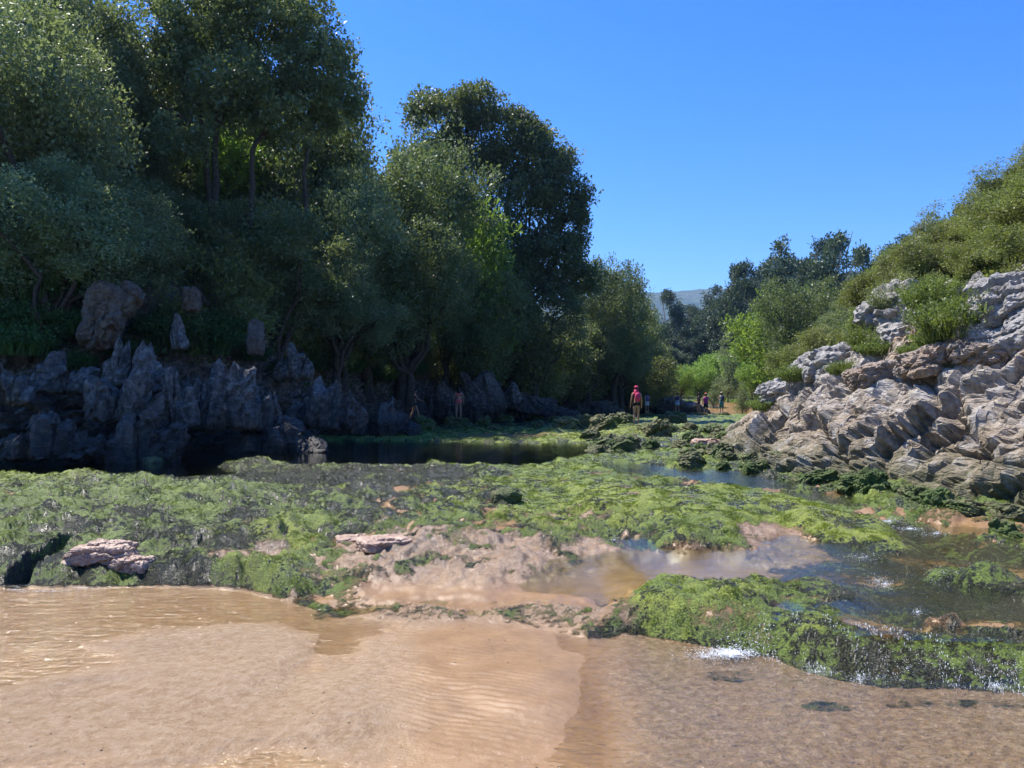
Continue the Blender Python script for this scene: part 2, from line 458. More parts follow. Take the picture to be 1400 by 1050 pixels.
def ledge_q(x, y):
    return y - np.interp(x, LEDGE[:, 0], LEDGE[:, 1])

def water_level(x, y):
    q = ledge_q(x, y) + 0.10 * fbm2(x, y, 2.3, 3, 5)
    right = sst(0.7, 1.15, x)
    fall = 0.17 * sst(0.0, 0.30, q) * right + 0.13 * sst(0.1, 1.8, q) * (1 - right)
    return fall + 0.13 * sst(0.4, 7.0, q)

def blob_fn(x, y, blobs, z0=0.2):
    out = np.zeros_like(x)
    for px, py, rx, ry, amp in blobs:
        zz = 0.0 if py > 900 else z0
        _, yn = at(px, py + ry, zz); _, yf = at(px, min(py + ry, 1e9) - 2 * ry if py - ry > HY + 12 else HY + 12, zz)
        cyy = 0.5 * (yn + yf); hy = 0.5 * (yf - yn); cx = (px - CX) / FPX * at(px, py, zz)[1]; hx = rx / FPX * cyy
        r2 = ((x - cx) / hx) ** 2 + ((y - cyy) / hy) ** 2
        k = np.clip(1.25 - r2 * 0.85, 0, 1); out = out + amp * k * k * (3 - 2 * k)
    return out

MOUNDS = [
    (60, 735, 240, 62, 0.17), (180, 705, 200, 45, 0.05), (-160, 730, 200, 70, 0.1),
    (250, 770, 40, 28, 0.06), (395, 715, 60, 30, 0.13), (330, 775, 100, 26, 0.10), (300, 690, 90, 20, 0.05),
    (520, 668, 130, 14, 0.05), (690, 688, 28, 12, 0.06), (560, 742, 60, 16, 0.09), (500, 700, 60, 16, 0.07),
    (640, 732, 70, 14, 0.05), (960, 712, 160, 32, 0.11), (1170, 735, 75, 20, 0.13),
    (950, 822, 115, 28, 0.045), (860, 815, 60, 14, 0.04), (870, 852, 50, 10, 0.05), (1140, 800, 55, 13, 0.06),
    (1325, 785, 55, 13, 0.12), (1385, 800, 50, 13, 0.11), (1215, 762, 40, 10, 0.08), (1290, 846, 22, 8, 0.09), (1360, 850, 60, 10, 0.07),
    (1300, 712, 110, 10, 0.05), (1385, 742, 50, 10, 0.07), (1150, 682, 80, 10, 0.06), (1060, 655, 90, 7, 0.05),
    (735, 832, 110, 26, 0.02), (530, 825, 110, 24, 0.03), (640, 752, 110, 18, 0.02), (520, 762, 60, 16, 0.04),
    (850, 655, 90, 8, 0.05), (690, 604, 150, 6, 0.04), (900, 596, 70, 10, 0.08),
    (100, 655, 100, 10, 0.03), (300, 640, 90, 4, 0.04), (600, 652, 140, 5, 0.03),
    (1250, 890, 160, 14, 0.02),
]
HOLLOWS = [
    (400, 621, 440, 15, -0.42), (620, 629, 150, 12, -0.42), (235, 654, 90, 11, -0.30), (150, 640, 160, 14, -0.34),
    (940, 656, 100, 9, -0.22), (860, 646, 60, 6, -0.18), (1060, 672, 90, 8, -0.18), (1130, 690, 70, 9, -0.14), (930, 681, 70, 8, -0.18), (1010, 668, 60, 7, -0.16),
    (900, 772, 190, 22, -0.10), (960, 765, 120, 16, -0.06), (600, 800, 90, 9, -0.02),
    (1290, 790, 190, 75, -0.085), (1180, 850, 170, 34, -0.06), (1330, 740, 110, 18, -0.09),
    (870, 735, 45, 26, -0.06), (1000, 612, 70, 6, -0.12),
    (30, 765, 16, 25, -0.25),
]
SANDS = [
    (620, 800, 200, 34, 1.0), (900, 770, 180, 24, 1.1), (1070, 745, 60, 18, 0.9), (500, 752, 80, 22, 0.7), (345, 752, 60, 14, 0.8), (735, 735, 110, 34, 0.35),
    (760, 835, 130, 36, 0.9), (530, 825, 130, 28, 0.9), (1000, 840, 60, 16, 0.3), (1240, 845, 130, 14, 0.6), (1280, 765, 90, 9, 0.5), (1350, 835, 60, 8, 0.6), (1180, 780, 70, 8, 0.5),
    (640, 752, 120, 22, 0.5), (880, 665, 60, 6, 0.3), (1000, 612, 75, 7, 0.8), (690, 601, 90, 4, 0.6), (1110, 868, 60, 10, 0.7), (1370, 770, 60, 8, 0.4),
]
SCOUR = [(735, 835, 140, 36, 1.0), (530, 826, 130, 30, 0.9), (640, 755, 150, 26, 0.8), (500, 755, 90, 24, 0.8), (345, 755, 70, 20, 0.8), (800, 730, 80, 30, 0.7), (1040, 745, 70, 20, 0.6), (900, 585, 60, 10, 0.4)]
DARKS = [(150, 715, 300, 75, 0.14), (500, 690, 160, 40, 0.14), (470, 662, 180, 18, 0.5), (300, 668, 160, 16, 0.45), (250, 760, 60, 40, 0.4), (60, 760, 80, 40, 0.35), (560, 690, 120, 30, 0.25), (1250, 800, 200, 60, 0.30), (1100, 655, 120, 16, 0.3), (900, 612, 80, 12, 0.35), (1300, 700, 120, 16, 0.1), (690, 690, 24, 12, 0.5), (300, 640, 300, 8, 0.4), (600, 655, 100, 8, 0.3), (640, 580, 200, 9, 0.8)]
BRIGHTS = [(960, 708, 170, 34, 0.45), (1170, 735, 80, 22, 0.5), (950, 815, 110, 26, 0.45), (740, 690, 160, 34, 0.35), (390, 730, 50, 26, 0.4), (700, 600, 200, 12, 0.5), (300, 636, 110, 8, 0.5), (80, 655, 100, 16, 0.35), (600, 640, 110, 8, 0.3), (900, 652, 200, 10, 0.2), (870, 595, 120, 14, 0.3)]
BARS = [(250, 905, 190, 55, 0.030), (180, 985, 330, 70, 0.030), (330, 870, 130, 26, 0.008), (610, 960, 190, 110, 0.034), (520, 900, 110, 45, 0.016), (720, 900, 90, 30, 0.02), (60, 860, 120, 20, -0.02), (1120, 985, 330, 90, -0.035), (800, 1080, 100, 40, 0.01), (130, 895, 60, 10, -0.02), (440, 870, 40, 60, -0.006)]

def ground_fn(x, y, full=False):
    wx = x + 0.10 * fbm2(x, y, 1.7, 3, 31) * np.clip(y / 6, 0.6, 3); wy = y + 0.16 * fbm2(x, y, 1.3, 3, 41) * np.clip(y / 6, 0.6, 4)
    W = water_level(x, y); q = ledge_q(x, y)
    midz = sst(-1.5, -1.1, x) * (1 - sst(0.3, 0.8, x)); qn = q + 0.06 * fbm2(x, y, 3, 3, 8)
    lead = sst(-0.05, 0.18, qn) * (1 - midz) + sst(-0.15, 0.65, qn) * midz
    n_big = fbm2(x, y, 0.55, 4, 3); n_mid = fbm2(x, y, 2.2, 4, 13); n_rid = fbm2(x, y, 1.3, 4, 23, ridged=True)
    mound = blob_fn(wx, wy, MOUNDS); hol = blob_fn(wx, wy, HOLLOWS)
    e_flat = 0.035 + 0.05 * n_big + 0.035 * n_mid + mound + hol
    sandy = np.clip(blob_fn(wx, wy, SANDS), 0, 1) * lead
    sandy = np.clip(sandy + 0.55 * sst(0.12, 0.5, fbm2(x, y, 0.9, 4, 301, 0.6)) * (1 - sst(12, 17, y)) * (1 - np.clip(blob_fn(wx, wy, [(950, 822, 150, 40, 1.2), (1170, 735, 90, 24, 1), (120, 740, 200, 60, .7)]), 0, 1)) + 0.35 * sst(0.1, 0.5, fbm2(x, y, 3.0, 3, 311)) * sst(12, 10, y), 0, 1) * lead
    aled = sst(0.02, 0.2, lead) * (1 - midz) + lead * midz
    algae = aled * np.clip(1.02 - sandy + 0.5 * n_mid * (1 - sandy), 0, 1)
    rock = np.clip(blob_fn(wx, wy, SCOUR), 0, 1) * lead
    mag = np.clip(y / 8, 0.6, 2.6)
    lump = fbm2(x, y, 6.5, 4, 53, 0.6); lump2 = fbm2(x, y, 21, 3, 63, 0.6)
    cb = np.abs(fbm2(wx, wy, 1.15, 3, 501, 0.45)); cb2 = np.abs(fbm2(wx, wy, 3.1, 3, 511, 0.5)); near_ = 1 - 0.35 * sst(9, 16, y)
    smooth_ = np.clip(blob_fn(wx, wy, [(1000, 712, 170, 40, .7), (760, 680, 150, 30, .6), (950, 822, 130, 34, .6), (1290, 800, 210, 95, 0.9), (1200, 890, 260, 50, .9)]), 0, .85)
    e_flat = e_flat - blob_fn(wx, wy, [(1290, 800, 200, 85, 0.035), (1220, 885, 230, 30, 0.05)])
    e_flat = e_flat + algae * (1 - smooth_) * near_ * (0.24 * (cb - 0.18) + 0.15 * (cb2 - 0.17)) + algae * (0.035 * np.abs(lump) + 0.028 * np.abs(lump2) + 0.012 * np.abs(fbm2(x, y, 48, 2, 521)))
    crack = sst(0.13, 0.03, cb) * (1 - smooth_) * sst(-2.2, -1.4, x) * sst(14, 10, y)
    e_flat = e_flat + rock * (0.10 * (cb2 - 0.15) + 0.05 * np.abs(lump) + 0.012 * np.abs(lump2))
    steps = np.floor((x * 0.8 + y * 0.35 + 0.3 * n_big) * 3.2)
    e_flat = e_flat + rock * 0.015 * np.sin(steps * 2.1)
    # boulder field further out, quiet sand beyond 60 m
    far = sst(22, 30, y) * (1 - sst(56, 62, y))
    F1 = np.abs(fbm2(x, y, 0.9, 4, 71)); e_flat = e_flat + far * (0.30 * (F1 - 0.16))
    e_front = -0.012 + blob_fn(x + 0.12 * fbm2(x, y, 1.3, 4, 91), y + 0.12 * fbm2(x, y, 1.5, 4, 92), BARS) + 0.010 * fbm2(x, y, 1.6, 5, 93) + 0.0025 * fbm2(x, y, 14, 3, 94)
    lb_ = sst(-0.4, -0.9, x + 0.35 * n_big) ; rb_ = sst(0.45, 0.9, x + 0.3 * n_big)
    e_front = e_front + (lb_ * 0.006 + rb_ * 0.012) * fbm2(x, y * 1.5, 9, 4, 97, 0.65) + lb_ * 0.010 * fbm2(x * 0.8, y * 2.2, 2.6, 4, 98)
    # ripple marks in the sand
    rm = blob_fn(x, y, [(600, 925, 150, 75, 1.3), (720, 1000, 150, 60, 0.6)], 0.0)
    ph = (y * 0.95 + x * 0.30 + 0.05 * fbm2(x, y, 3.5, 3, 95)) * 2 * math.pi / 0.052
    e_front = e_front + 0.0028 * rm * np.sin(ph) * (0.6 + 0.8 * noise2(x * 7, y * 7, 96))
    e = e_front * (1 - lead) + e_flat * lead
    z = W + e
    vfar = sst(60, 140, y); z = z * (1 - vfar) + (0.3 + (y - 60) * 0.012) * vfar
    z = z + 1.0 * np.exp(-((x - 20) / 6.5) ** 2 - ((y - 79) / 8) ** 2)
    if not full: return z
    algae = np.clip(algae + 0.75 * lead * rock * sst(0.0, 0.35, fbm2(x, y, 2.6, 4, 601, 0.65)), 0, 1)
    algae = np.clip(algae - 0.8 * crack * (0.4 + n_big + sst(-.1, .4, n_mid)), 0, 1)
    dark = np.clip(0.7 * blob_fn(wx, wy, DARKS) + 0.27 + 0.85 * fbm2(x, y * 1.5, 1.6, 4, 401, 0.65) + 0.2 * n_mid + 0.25 * sst(0.10, 0.0, cb2) + 0.4 * sst(0.1, -0.12, e), 0, 1)  # dark seaweed, also in hollows; shade of cushion creases painted in
    bright = np.clip(blob_fn(wx, wy, BRIGHTS) + 0.1 + 0.9 * (cb - 0.1) + 0.3 * n_big, 0, 1)  # yellow-green patches; lit cushion tops painted in as brighter colour
    wet = np.clip(1 - sst(0.0, 0.05, e) * 0.35, 0, 1)
    rock = np.clip(rock + (1 - lead) * (0.8 * rb_ + 0.10 * lb_ * sst(0.0, 0.02, e)), 0, 1)
    algae = np.where(y > 62, 0.0, algae)
    patch = (1 - lead) * blob_fn(x, y, [(1130, 955, 40, 8, 0.9), (1230, 948, 50, 10, 0.6), (1000, 915, 50, 8, 0.9), (1360, 955, 60, 8, 0.8), (450, 838, 30, 9, 0.9), (1300, 950, 50, 6, 0.5), (880, 893, 60, 6, 0.4)], 0.0)
    algae = np.clip(algae + 0.62 * patch * (0.6 + 1.2 * np.abs(n_mid) + 0.8 * lump), 0, 1)
    return z, W, e, algae, dark, bright, wet, rock, (1 - lead) * np.clip(lb_ * sst(-.01, .02, e) + rb_ * 0.6 + 0.12, 0, 1)

rows = [-8.0, -4.0, -1.0, 0.8, 1.6]; yy = 2.2
while yy < 420:
    rows.append(yy); yy += max(0.0105, 0.00168 * yy ** 1.55) if yy < 75 else 0.05 * yy
rows = np.array(rows)
ui = np.linspace(-0.74, 0.74, 680)
u = np.concatenate([np.array([-4, -2.5, -1.7, -1.3, -1.05, -0.92, -0.83, -0.78]), ui, np.array([0.78, 0.83, 0.92, 1.05, 1.3, 1.7, 2.5, 4])])
GX = u[None, :] * np.maximum(rows, 2.2)[:, None]; GY = np.repeat(rows[:, None], len(u), 1)
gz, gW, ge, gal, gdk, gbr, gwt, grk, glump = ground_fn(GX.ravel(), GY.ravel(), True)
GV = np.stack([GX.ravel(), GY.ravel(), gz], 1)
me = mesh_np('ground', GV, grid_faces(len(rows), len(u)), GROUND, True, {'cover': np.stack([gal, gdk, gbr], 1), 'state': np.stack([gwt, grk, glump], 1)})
link('ground', me, kind='structure')
print('ground verts', len(GV))

bed = mesh_np('bedrock', [(-6000, -3000, -0.9), (6000, -3000, -0.9), (6000, 9000, -0.9), (-6000, 9000, -0.9)], [[0, 1, 2, 3]], SOIL)
link('terrain', bed, kind='structure')

# water: sheets at the local level, kept where the ground dips under it
nr, nc = GX.shape
def sub(a): return a.reshape(nr, nc)[::2, ::2]
sx, sy, szg, sW = sub(GX), sub(GY), sub(gz), sub(gW)
def water_sheet(name, mask, mat):
    f = grid_faces(*sx.shape)
    lo = (szg - sW).ravel()[f].min(1); mk = mask.ravel()[f[:, 0]]
    f = f[(lo < 0.012) & mk & (sy.ravel()[f].max(1) < 58)]
    wz = sW.ravel()[f]; yz = sy.ravel()[f]; f = f[(wz.max(1) - wz.min(1)) < 0.35 * (yz.max(1) - yz.min(1))]
    used, inv = np.unique(f.ravel(), return_inverse=True)
    X, Y = sx.ravel()[used], sy.ravel()[used]
    Z = sW.ravel()[used] + 0.004 * noise2(X * 3, Y * 4, 3) * (1 if name != 'water' else 0.6)
    me = mesh_np(name, np.stack([X, Y, Z], 1), inv.reshape(-1, 4), mat)
    link(name, me, kind='structure')
sq = ledge_q(sx, sy)
frontm = sq < 0.02; poolm = (~frontm) & (((sx < 1.6) & (sy > 11.0)) | (sy > 16)); streamm = (~frontm) & (~poolm)
split = sx < 0.35 + 0.25 * noise2(sx, sy, 4)
water_sheet('water', frontm & split, W_FRONT)
water_sheet('shallow_water', frontm & ~split, W_CLEAR)
water_sheet('pool_water', poolm, W_POOL)
water_sheet('stream_water', streamm, W_STREAM)

# ------------------------------------------------------------------ cliffs and hillsides (swept surfaces)
def resample(P, n):
    P = np.asarray(P, float); d = np.r_[0, np.cumsum(np.linalg.norm(np.diff(P[:, :2], axis=0), axis=1))]
    s = np.linspace(0, d[-1], n * 4)
    # Catmull-like smoothing by averaging
    Q = np.stack([np.interp(s, d, P[:, k]) for k in range(P.shape[1])], 1)
    w = max(3, n // 12) | 1; ker = np.hanning(w + 2)[1:-1]; ker /= ker.sum(); pad = w // 2
    Q = np.stack([np.convolve(np.pad(Q[:, k], pad, 'edge'), ker, 'valid') for k in range(P.shape[1])], 1)
    return Q[np.linspace(0, len(Q) - 1, n).astype(int)]

class Bank:
    """base curve rows: x, y, cliff height, cliff width, slope above, cap height"""
    def __init__(s, pts, side, n=900):
        s.C = resample(pts, n); t = np.gradient(s.C[:, :2], axis=0)
        nn = np.stack([-t[:, 1], t[:, 0]], 1) * side; nn /= np.linalg.norm(nn, axis=1)[:, None]
        w = n // 10; ker = np.ones(w) / w
        nn = np.stack([np.convolve(np.pad(nn[:, k], (w // 2, w - w // 2 - 1), 'edge'), ker, 'valid') for k in (0, 1)], 1)
        s.N = nn / np.linalg.norm(nn, axis=1)[:, None]
    def pos(s, si, d):
        i = np.clip(si * (len(s.C) - 1), 0, len(s.C) - 1).astype(int)
        return s.C[i, :2] + s.N[i] * d[:, None]
    def par(s, si, k):
        i = np.clip(si * (len(s.C) - 1), 0, len(s.C) - 1).astype(int); return s.C[i, k]
    def prof(s, si, d):
        H, Wd, sl, cap = (s.par(si, k) for k in (2, 3, 4, 5))
        z = -0.5 + (H + 0.5) * np.clip(d / Wd, 0, 1) ** 0.8
        over = np.clip(d - Wd, 0, None)
        rise = np.maximum(cap - H, 0.1)
        return z + rise * (1 - np.exp(-over * sl / rise))
    def hill(s, si, d):
        p = s.pos(si, d); return np.c_[p, s.prof(si, d)]

LEFT = Bank([(-26, 6, 3.2, 2.2, 0.85, 15), (-17, 12.5, 3.2, 2.2, 0.85, 15), (-12.6, 16.3, 3.2, 2.1, 0.85, 14), (-10.3, 18.2, 3.2, 2.1, 0.85, 13), (-8.0, 20.2, 2.9, 2.0, 0.85, 12), (-6.3, 24, 2.7, 2.2, 0.8, 11), (-5.7, 30, 2.7, 2.4, 0.8, 10), (-5.4, 36, 3.1, 2.6, 0.75, 10), (-2.6, 42, 2.7, 2.6, 0.7, 9), (1.2, 50, 1.9, 2.4, 0.65, 8), (5, 58, 1.6, 2.4, 0.55, 7), (10.5, 66, 1.4, 2.4, 0.5, 5), (13, 76, 1.0, 2.2, 0.5, 4), (10, 92, 1.0, 2, 0.5, 5), (0, 110, 1, 2, .5, 6)], 1)
RIGHT = Bank([(9.5, 1, 3.2, 3.0, 0.8, 10.5), (7.2, 5, 3.2, 3.0, 0.8, 10.5), (5.55, 8, 3.0, 3.1, 0.8, 12), (5.05, 10.2, 3.1, 3.2, 0.88, 13), (4.4, 13, 3.0, 3.4, 1.0, 14.0), (4.0, 15.5, 2.6, 3.4, 1.1, 15), (4.4, 19, 1.85, 2.8, 1.1, 15), (5.5, 24, 1.3, 2.5, 1.0, 14), (6.9, 29, 0.85, 2.2, 0.6, 8), (9.8, 33, 0.6, 2, 0.4, 4), (15, 38, 0.6, 2, 0.35, 3), (22, 45, 0.6, 2, 0.3, 3), (32, 58, 1, 2, 0.3, 4), (42, 85, 1, 2, 0.3, 4)], -1)

def grid_normals(P):
    a = np.gradient(P, axis=0); b = np.gradient(P, axis=1)
    n = np.cross(a, b); n /= (np.linalg.norm(n, axis=2)[:, :, None] + 1e-9); return n

def strata(p, rx=0.0, ry=0.0, k=(1, 1, 1)):
    R = np.array(Euler((rx, ry, 0)).to_matrix()); return (p @ R.T) * np.array(k)

def rock_disp(p, seed, big=1.0, rx=0.2, ry=0.65, flute=0.0):
    w = np.stack([fbm3(p, 1.1, 3, seed + k * 5) for k in range(3)], 1) * 0.22
    h, e = facet3(strata(p + w, rx, ry, (0.46, 0.46, 1.35)), seed + 1)
    d = h * 0.44 * big - 0.16 * big * (1 - sst(0.0, 0.10, e))
    h, e = facet3(strata(p + w * 0.6, rx, ry, (1.3, 1.3, 4.4)), seed + 2)
    d += h * 0.15 * big - 0.08 * big * (1 - sst(0.0, 0.14, e))
    h, e = facet3(strata(p + w * 0.3, rx * 0.6, ry * 0.6, (4.5, 4.5, 9.0)), seed + 4)
    d += h * 0.035 * big - 0.018 * big * (1 - sst(0.0, 0.2, e))
    d += 0.09 * big * fbm3(p, 1.1, 4, seed + 3, ridged=True)
    d += 0.045 * fbm3(p, 4.5, 4, seed + 6, 0.62, ridged=True)
    n = noise3(p * 1.25 + w * 2, seed + 9); d -= 0.22 * big * sst(0.42, 0.62, n)
    if flute:
        d += flute * (fbm3(p * np.array([1.8, 1.8, 0.28]), 1.0, 4, seed + 12, ridged=True) - 0.2)
    return d

def build_cliff(name, bank, srange, ns, nt, dmax_extra, seed, mat, flute, tooth, side, stain=None, big=1.0):
    S = np.linspace(srange[0], srange[1], ns) ** 1.0
    # more columns where the bank is near the viewer
    c = bank.C[np.clip(S * (len(bank.C) - 1), 0, len(bank.C) - 1).astype(int), :2]
    w = 1 / np.maximum(np.hypot(c[:, 0], c[:, 1]), 6) ** 0.8; cw = np.r_[0, np.cumsum(w)]; cw = cw[:-1] / cw[-2]
    S = np.interp(np.linspace(0, 1, ns), cw, S)
    T = np.linspace(0, 1, nt)
    ss = np.repeat(S[:, None], nt, 1).ravel(); tt = np.repeat(T[None, :], ns, 0).ravel()
    Wd = bank.par(ss, 3); d = np.where(tt < 0.82, Wd * (tt / 0.82) ** 1.35, Wd + (tt - 0.82) / 0.18 * dmax_extra)
    P = bank.hill(ss, d)
    arc = ss * 140
    tn = fbm2(arc * 1.0, d * 0.35, 0.9, 4, seed + 50, 0.6, ridged=True)
    tn2 = fbm2(arc, d * 0.4, 2.6, 3, seed + 60, 0.6, ridged=True)
    up = np.clip((P[:, 2]) / np.maximum(bank.par(ss, 2), .5), 0, 1.1)
    P[:, 2] += tooth * up ** 2 * (tn * 0.9 + tn2 * 0.45) * np.clip(bank.par(ss, 2) / 3, 0.3, 1)
    G = P.reshape(ns, nt, 3); N = grid_normals(G).reshape(-1, 3) * side
    dist = np.hypot(P[:, 0], P[:, 1])
    D = rock_disp(P, seed, big, flute=flute)
    low = sst(1.0, 0.2, P[:, 2]); D += low * (0.10 * fbm3(P, 3.2, 4, seed + 20, 0.6) + 0.12 * fbm3(P, 1.2, 2, seed + 21))
    fade = 1 - 0.4 * sst(0.9, 1.0, tt)
    hs_ = np.clip(bank.par(ss, 2) / 2.2, 0.45, 1.15)
    P = P + N * (D * fade * hs_)[:, None]
    at_ = None
    if stain is not None: at_ = {'stain': np.c_[stain(P), np.zeros(len(P)), np.zeros(len(P))]}
    me = mesh_np(name, P, grid_faces(ns, nt) if side > 0 else grid_faces(ns, nt)[:, ::-1], mat, False, at_)
    return me, P

def stain_r(P):
    px = CX + FPX * P[:, 0] / P[:, 1]
    a = np.exp(-((P[:, 2] - 2.75 - 0.25 * np.sin(P[:, 1] * 1.7)) / 0.38) ** 2) * sst(9.0, 10.5, P[:, 1]) * (1 - sst(15.5, 17, P[:, 1]))
    return np.clip(a * 1.1, 0, 1)

meR, PR = build_cliff('limestone_cliff', RIGHT, (0.0, 0.62), 640, 240, 0.5, 300, ROCK_R, 0.06, 0.25, -1, stain_r, 1.0)
link('limestone_cliff', meR, kind='structure')
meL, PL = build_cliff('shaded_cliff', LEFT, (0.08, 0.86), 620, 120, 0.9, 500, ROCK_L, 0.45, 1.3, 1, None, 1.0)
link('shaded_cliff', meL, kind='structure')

def build_hill(name, bank, srange, ns, nt, d0, dmax, seed):
    S = np.linspace(*srange, ns); T = np.linspace(0, 1, nt) ** 1.5
    ss = np.repeat(S[:, None], nt, 1).ravel(); dd = d0 + (dmax - d0) * np.repeat(T[None, :], ns, 0).ravel()
    P = bank.hill(ss, dd); P[:, 2] += 0.35 * fbm2(P[:, 0], P[:, 1], 0.35, 4, seed) - 0.18
    me = mesh_np(name, P, grid_faces(ns, nt), SOIL); link(name, me, kind='structure'); return P
HL = build_hill('wooded_hillside', LEFT, (0, 1), 220, 60, 1.7, 60, 11)
HR = build_hill('scrub_hillside', RIGHT, (0, 1), 220, 60, 2.7, 60, 12)

def far_h(x, y):
    a = sst(95, 190, y) * (3 + 15 * sst(20, 110, x)) * sst(-60, 40, x) + 6 * sst(180, 400, y)
    return a + 0.6 + 2.0 * fbm2(x, y, 0.02, 3, 77)
fx = np.linspace(-150, 420, 90); fy = np.linspace(82, 520, 80)
FXg, FYg = np.meshgrid(fx, fy); FZ = far_h(FXg.ravel(), FYg.ravel())
FZ = np.where(FYg.ravel() < 95, np.minimum(FZ, 0.3 + (FYg.ravel() - 82) * 0.05), FZ)
link('forest_hill', mesh_np('forest_hill', np.stack([FXg.ravel(), FYg.ravel(), FZ], 1), grid_faces(80, 90), SOIL), kind='structure')

def mountain_material():
    t = NT('mountain_scrub'); P = t.coord(); n = t.noise(0.006, 8, 0.65, P); n2 = t.noise(0.03, 6, 0.7, P)
    c = t.ramp(n, [(0.35, (0.05, 0.065, 0.03)), (0.52, (0.085, 0.10, 0.05)), (0.7, (0.14, 0.145, 0.09))])
    c = t.mix(t.ramp(n2, [(0.45, 0.5), (0.55, 0.0)]), c, (0.04, 0.055, 0.03))
    return t.done(t.principled(c, 0.9, t.bump(n2, 1.0, 12), 0.1))
mx = np.linspace(-2500, 3500, 240); my = np.linspace(0, 1, 60)
MX, MT = np.meshgrid(mx, my); MYs = 1500 + 1300 * MT
ridge = 345 + 40 * fbm2(mx, mx * 0, 0.0016, 4, 5) + 45 * np.exp(-((mx - 700) / 500) ** 2) - 0.02 * np.abs(mx - 700)
MZ = ridge[None, :] * np.sin(np.clip(MT, 0, 1) * math.pi / 2) ** 1.2 + 45 * MT * fbm2(MX.ravel(), MYs.ravel(), 0.004, 5, 9, 0.55, True).reshape(MX.shape) * (1 - 0.7 * MT)
link('mountain', mesh_np('mountain', np.stack([MX.ravel(), MYs.ravel(), MZ.ravel() - 15], 1), grid_faces(60, 240), mountain_material()), kind='structure')

# ------------------------------------------------------------------ foliage
RNG = np.random.default_rng(7)

def leaves(centers, radii, n_per, size, rng, aspect=0.55, flat=0.5, jitter=0.35, up=0.3, tri=False):
    """leaf rhombi gathered round clump centres"""
    N = len(centers) * n_per
    c = np.repeat(centers, n_per, 0); r = np.repeat(radii, n_per)[:, None]
    d = rng.normal(size=(N, 3)); d /= np.linalg.norm(d, axis=1)[:, None]
    p = c + d * r * (rng.random((N, 1)) ** 0.45) * np.array([1, 1, flat + 0.35])
    a = d * 0.6 + rng.normal(size=(N, 3)) * 0.8; a[:, 2] += up; a /= np.linalg.norm(a, axis=1)[:, None]
    b = np.cross(a, rng.normal(size=(N, 3))); b /= np.linalg.norm(b, axis=1)[:, None]
    L = (size * (1 + jitter * rng.normal(size=(N, 1)))).clip(size * 0.4, size * 2); Wd = L * aspect
    if tri:
        V = np.stack([p, p + a * L + b * Wd * 0.6, p + a * L * 0.8 - b * Wd * 0.6], 1).reshape(-1, 3)
        return V, np.arange(N * 3).reshape(-1, 3)
    V = np.stack([p, p + a * L * 0.5 + b * Wd * 0.5, p + a * L, p + a * L * 0.5 - b * Wd * 0.5], 1).reshape(-1, 3)
    return V, np.arange(N * 4).reshape(-1, 4)

def lobes_clumps(lobes, n, rng, shell=0.55, holes=0.0, cl=0.34, seed=1):
    """points spread through the outer volume of a set of ellipsoid lobes"""
    w = np.array([(l[3] * l[4] + l[4] * l[5] + l[3] * l[5]) for l in lobes]); w = w / w.sum()
    idx = rng.choice(len(lobes), n, p=w); Lb = np.array(lobes)[idx]
    d = rng.normal(size=(n, 3)); d /= np.linalg.norm(d, axis=1)[:, None]
    r = shell + (1.05 - shell) * rng.random((n, 1)) ** 0.6
    r *= 1 + 0.22 * noise3(d * 2.3 + Lb[:, :3], seed)[:, None]
    nsub = 11; sdirs = rng.normal(size=(len(lobes), nsub, 3)); sdirs[:, :, 2] = sdirs[:, :, 2] * 0.8 + 0.25; sdirs /= np.linalg.norm(sdirs, axis=2)[:, :, None]
    sc_ = rng.uniform(0.26, 0.42, (len(lobes), nsub)); j = rng.integers(0, nsub, n)
    sub_ = Lb[:, :3] + sdirs[idx, j] * Lb[:, 3:6] * 0.72 + d * Lb[:, 3:6] * sc_[idx, j][:, None] * (0.72 + 0.33 * rng.random((n, 1)))
    p = Lb[:, :3] + d * Lb[:, 3:6] * r
    p = np.where(rng.random((n, 1)) < 0.6, sub_, p)
    if holes:
        k = noise3(p * 1.1, seed + 3); p = p[k > -0.28 + holes * 0.3]
    return p

def crown_mesh(name, lobes, clumps, per, size, mat, seed, shell=0.5, cr=0.38, aspect=0.55, holes=0.3, up=0.3, mat2=None):
    rng = np.random.default_rng(seed)
    c = lobes_clumps(lobes, clumps, rng, shell, holes, seed=seed)
    V, F = leaves(c, np.full(len(c), cr) * rng.uniform(0.6, 1.4, len(c)), per, size, rng, aspect, up=up, tri=True)
    me = mesh_np(name, V, F, mat, False)
    if mat2:
        me.materials.append(mat2)
        mi = np.repeat((rng.random(len(c)) < 0.25).astype(np.int32), per); me.polygons.foreach_set('material_index', mi)
    return me

def limb_path(a, b, rng, wig=0.12, n=7, sag=0.0):
    a = np.array(a, float); b = np.array(b, float); L = np.linalg.norm(b - a)
    t = np.linspace(0, 1, n)[:, None]; P = a + (b - a) * t
    off = np.cumsum(rng.normal(size=(n, 3)), 0) * wig * L / n; off -= off[0]; off *= (1 - t * 0.3)
    P[:, 2] += sag * np.sin(t[:, 0] * math.pi) * L
    return P + off

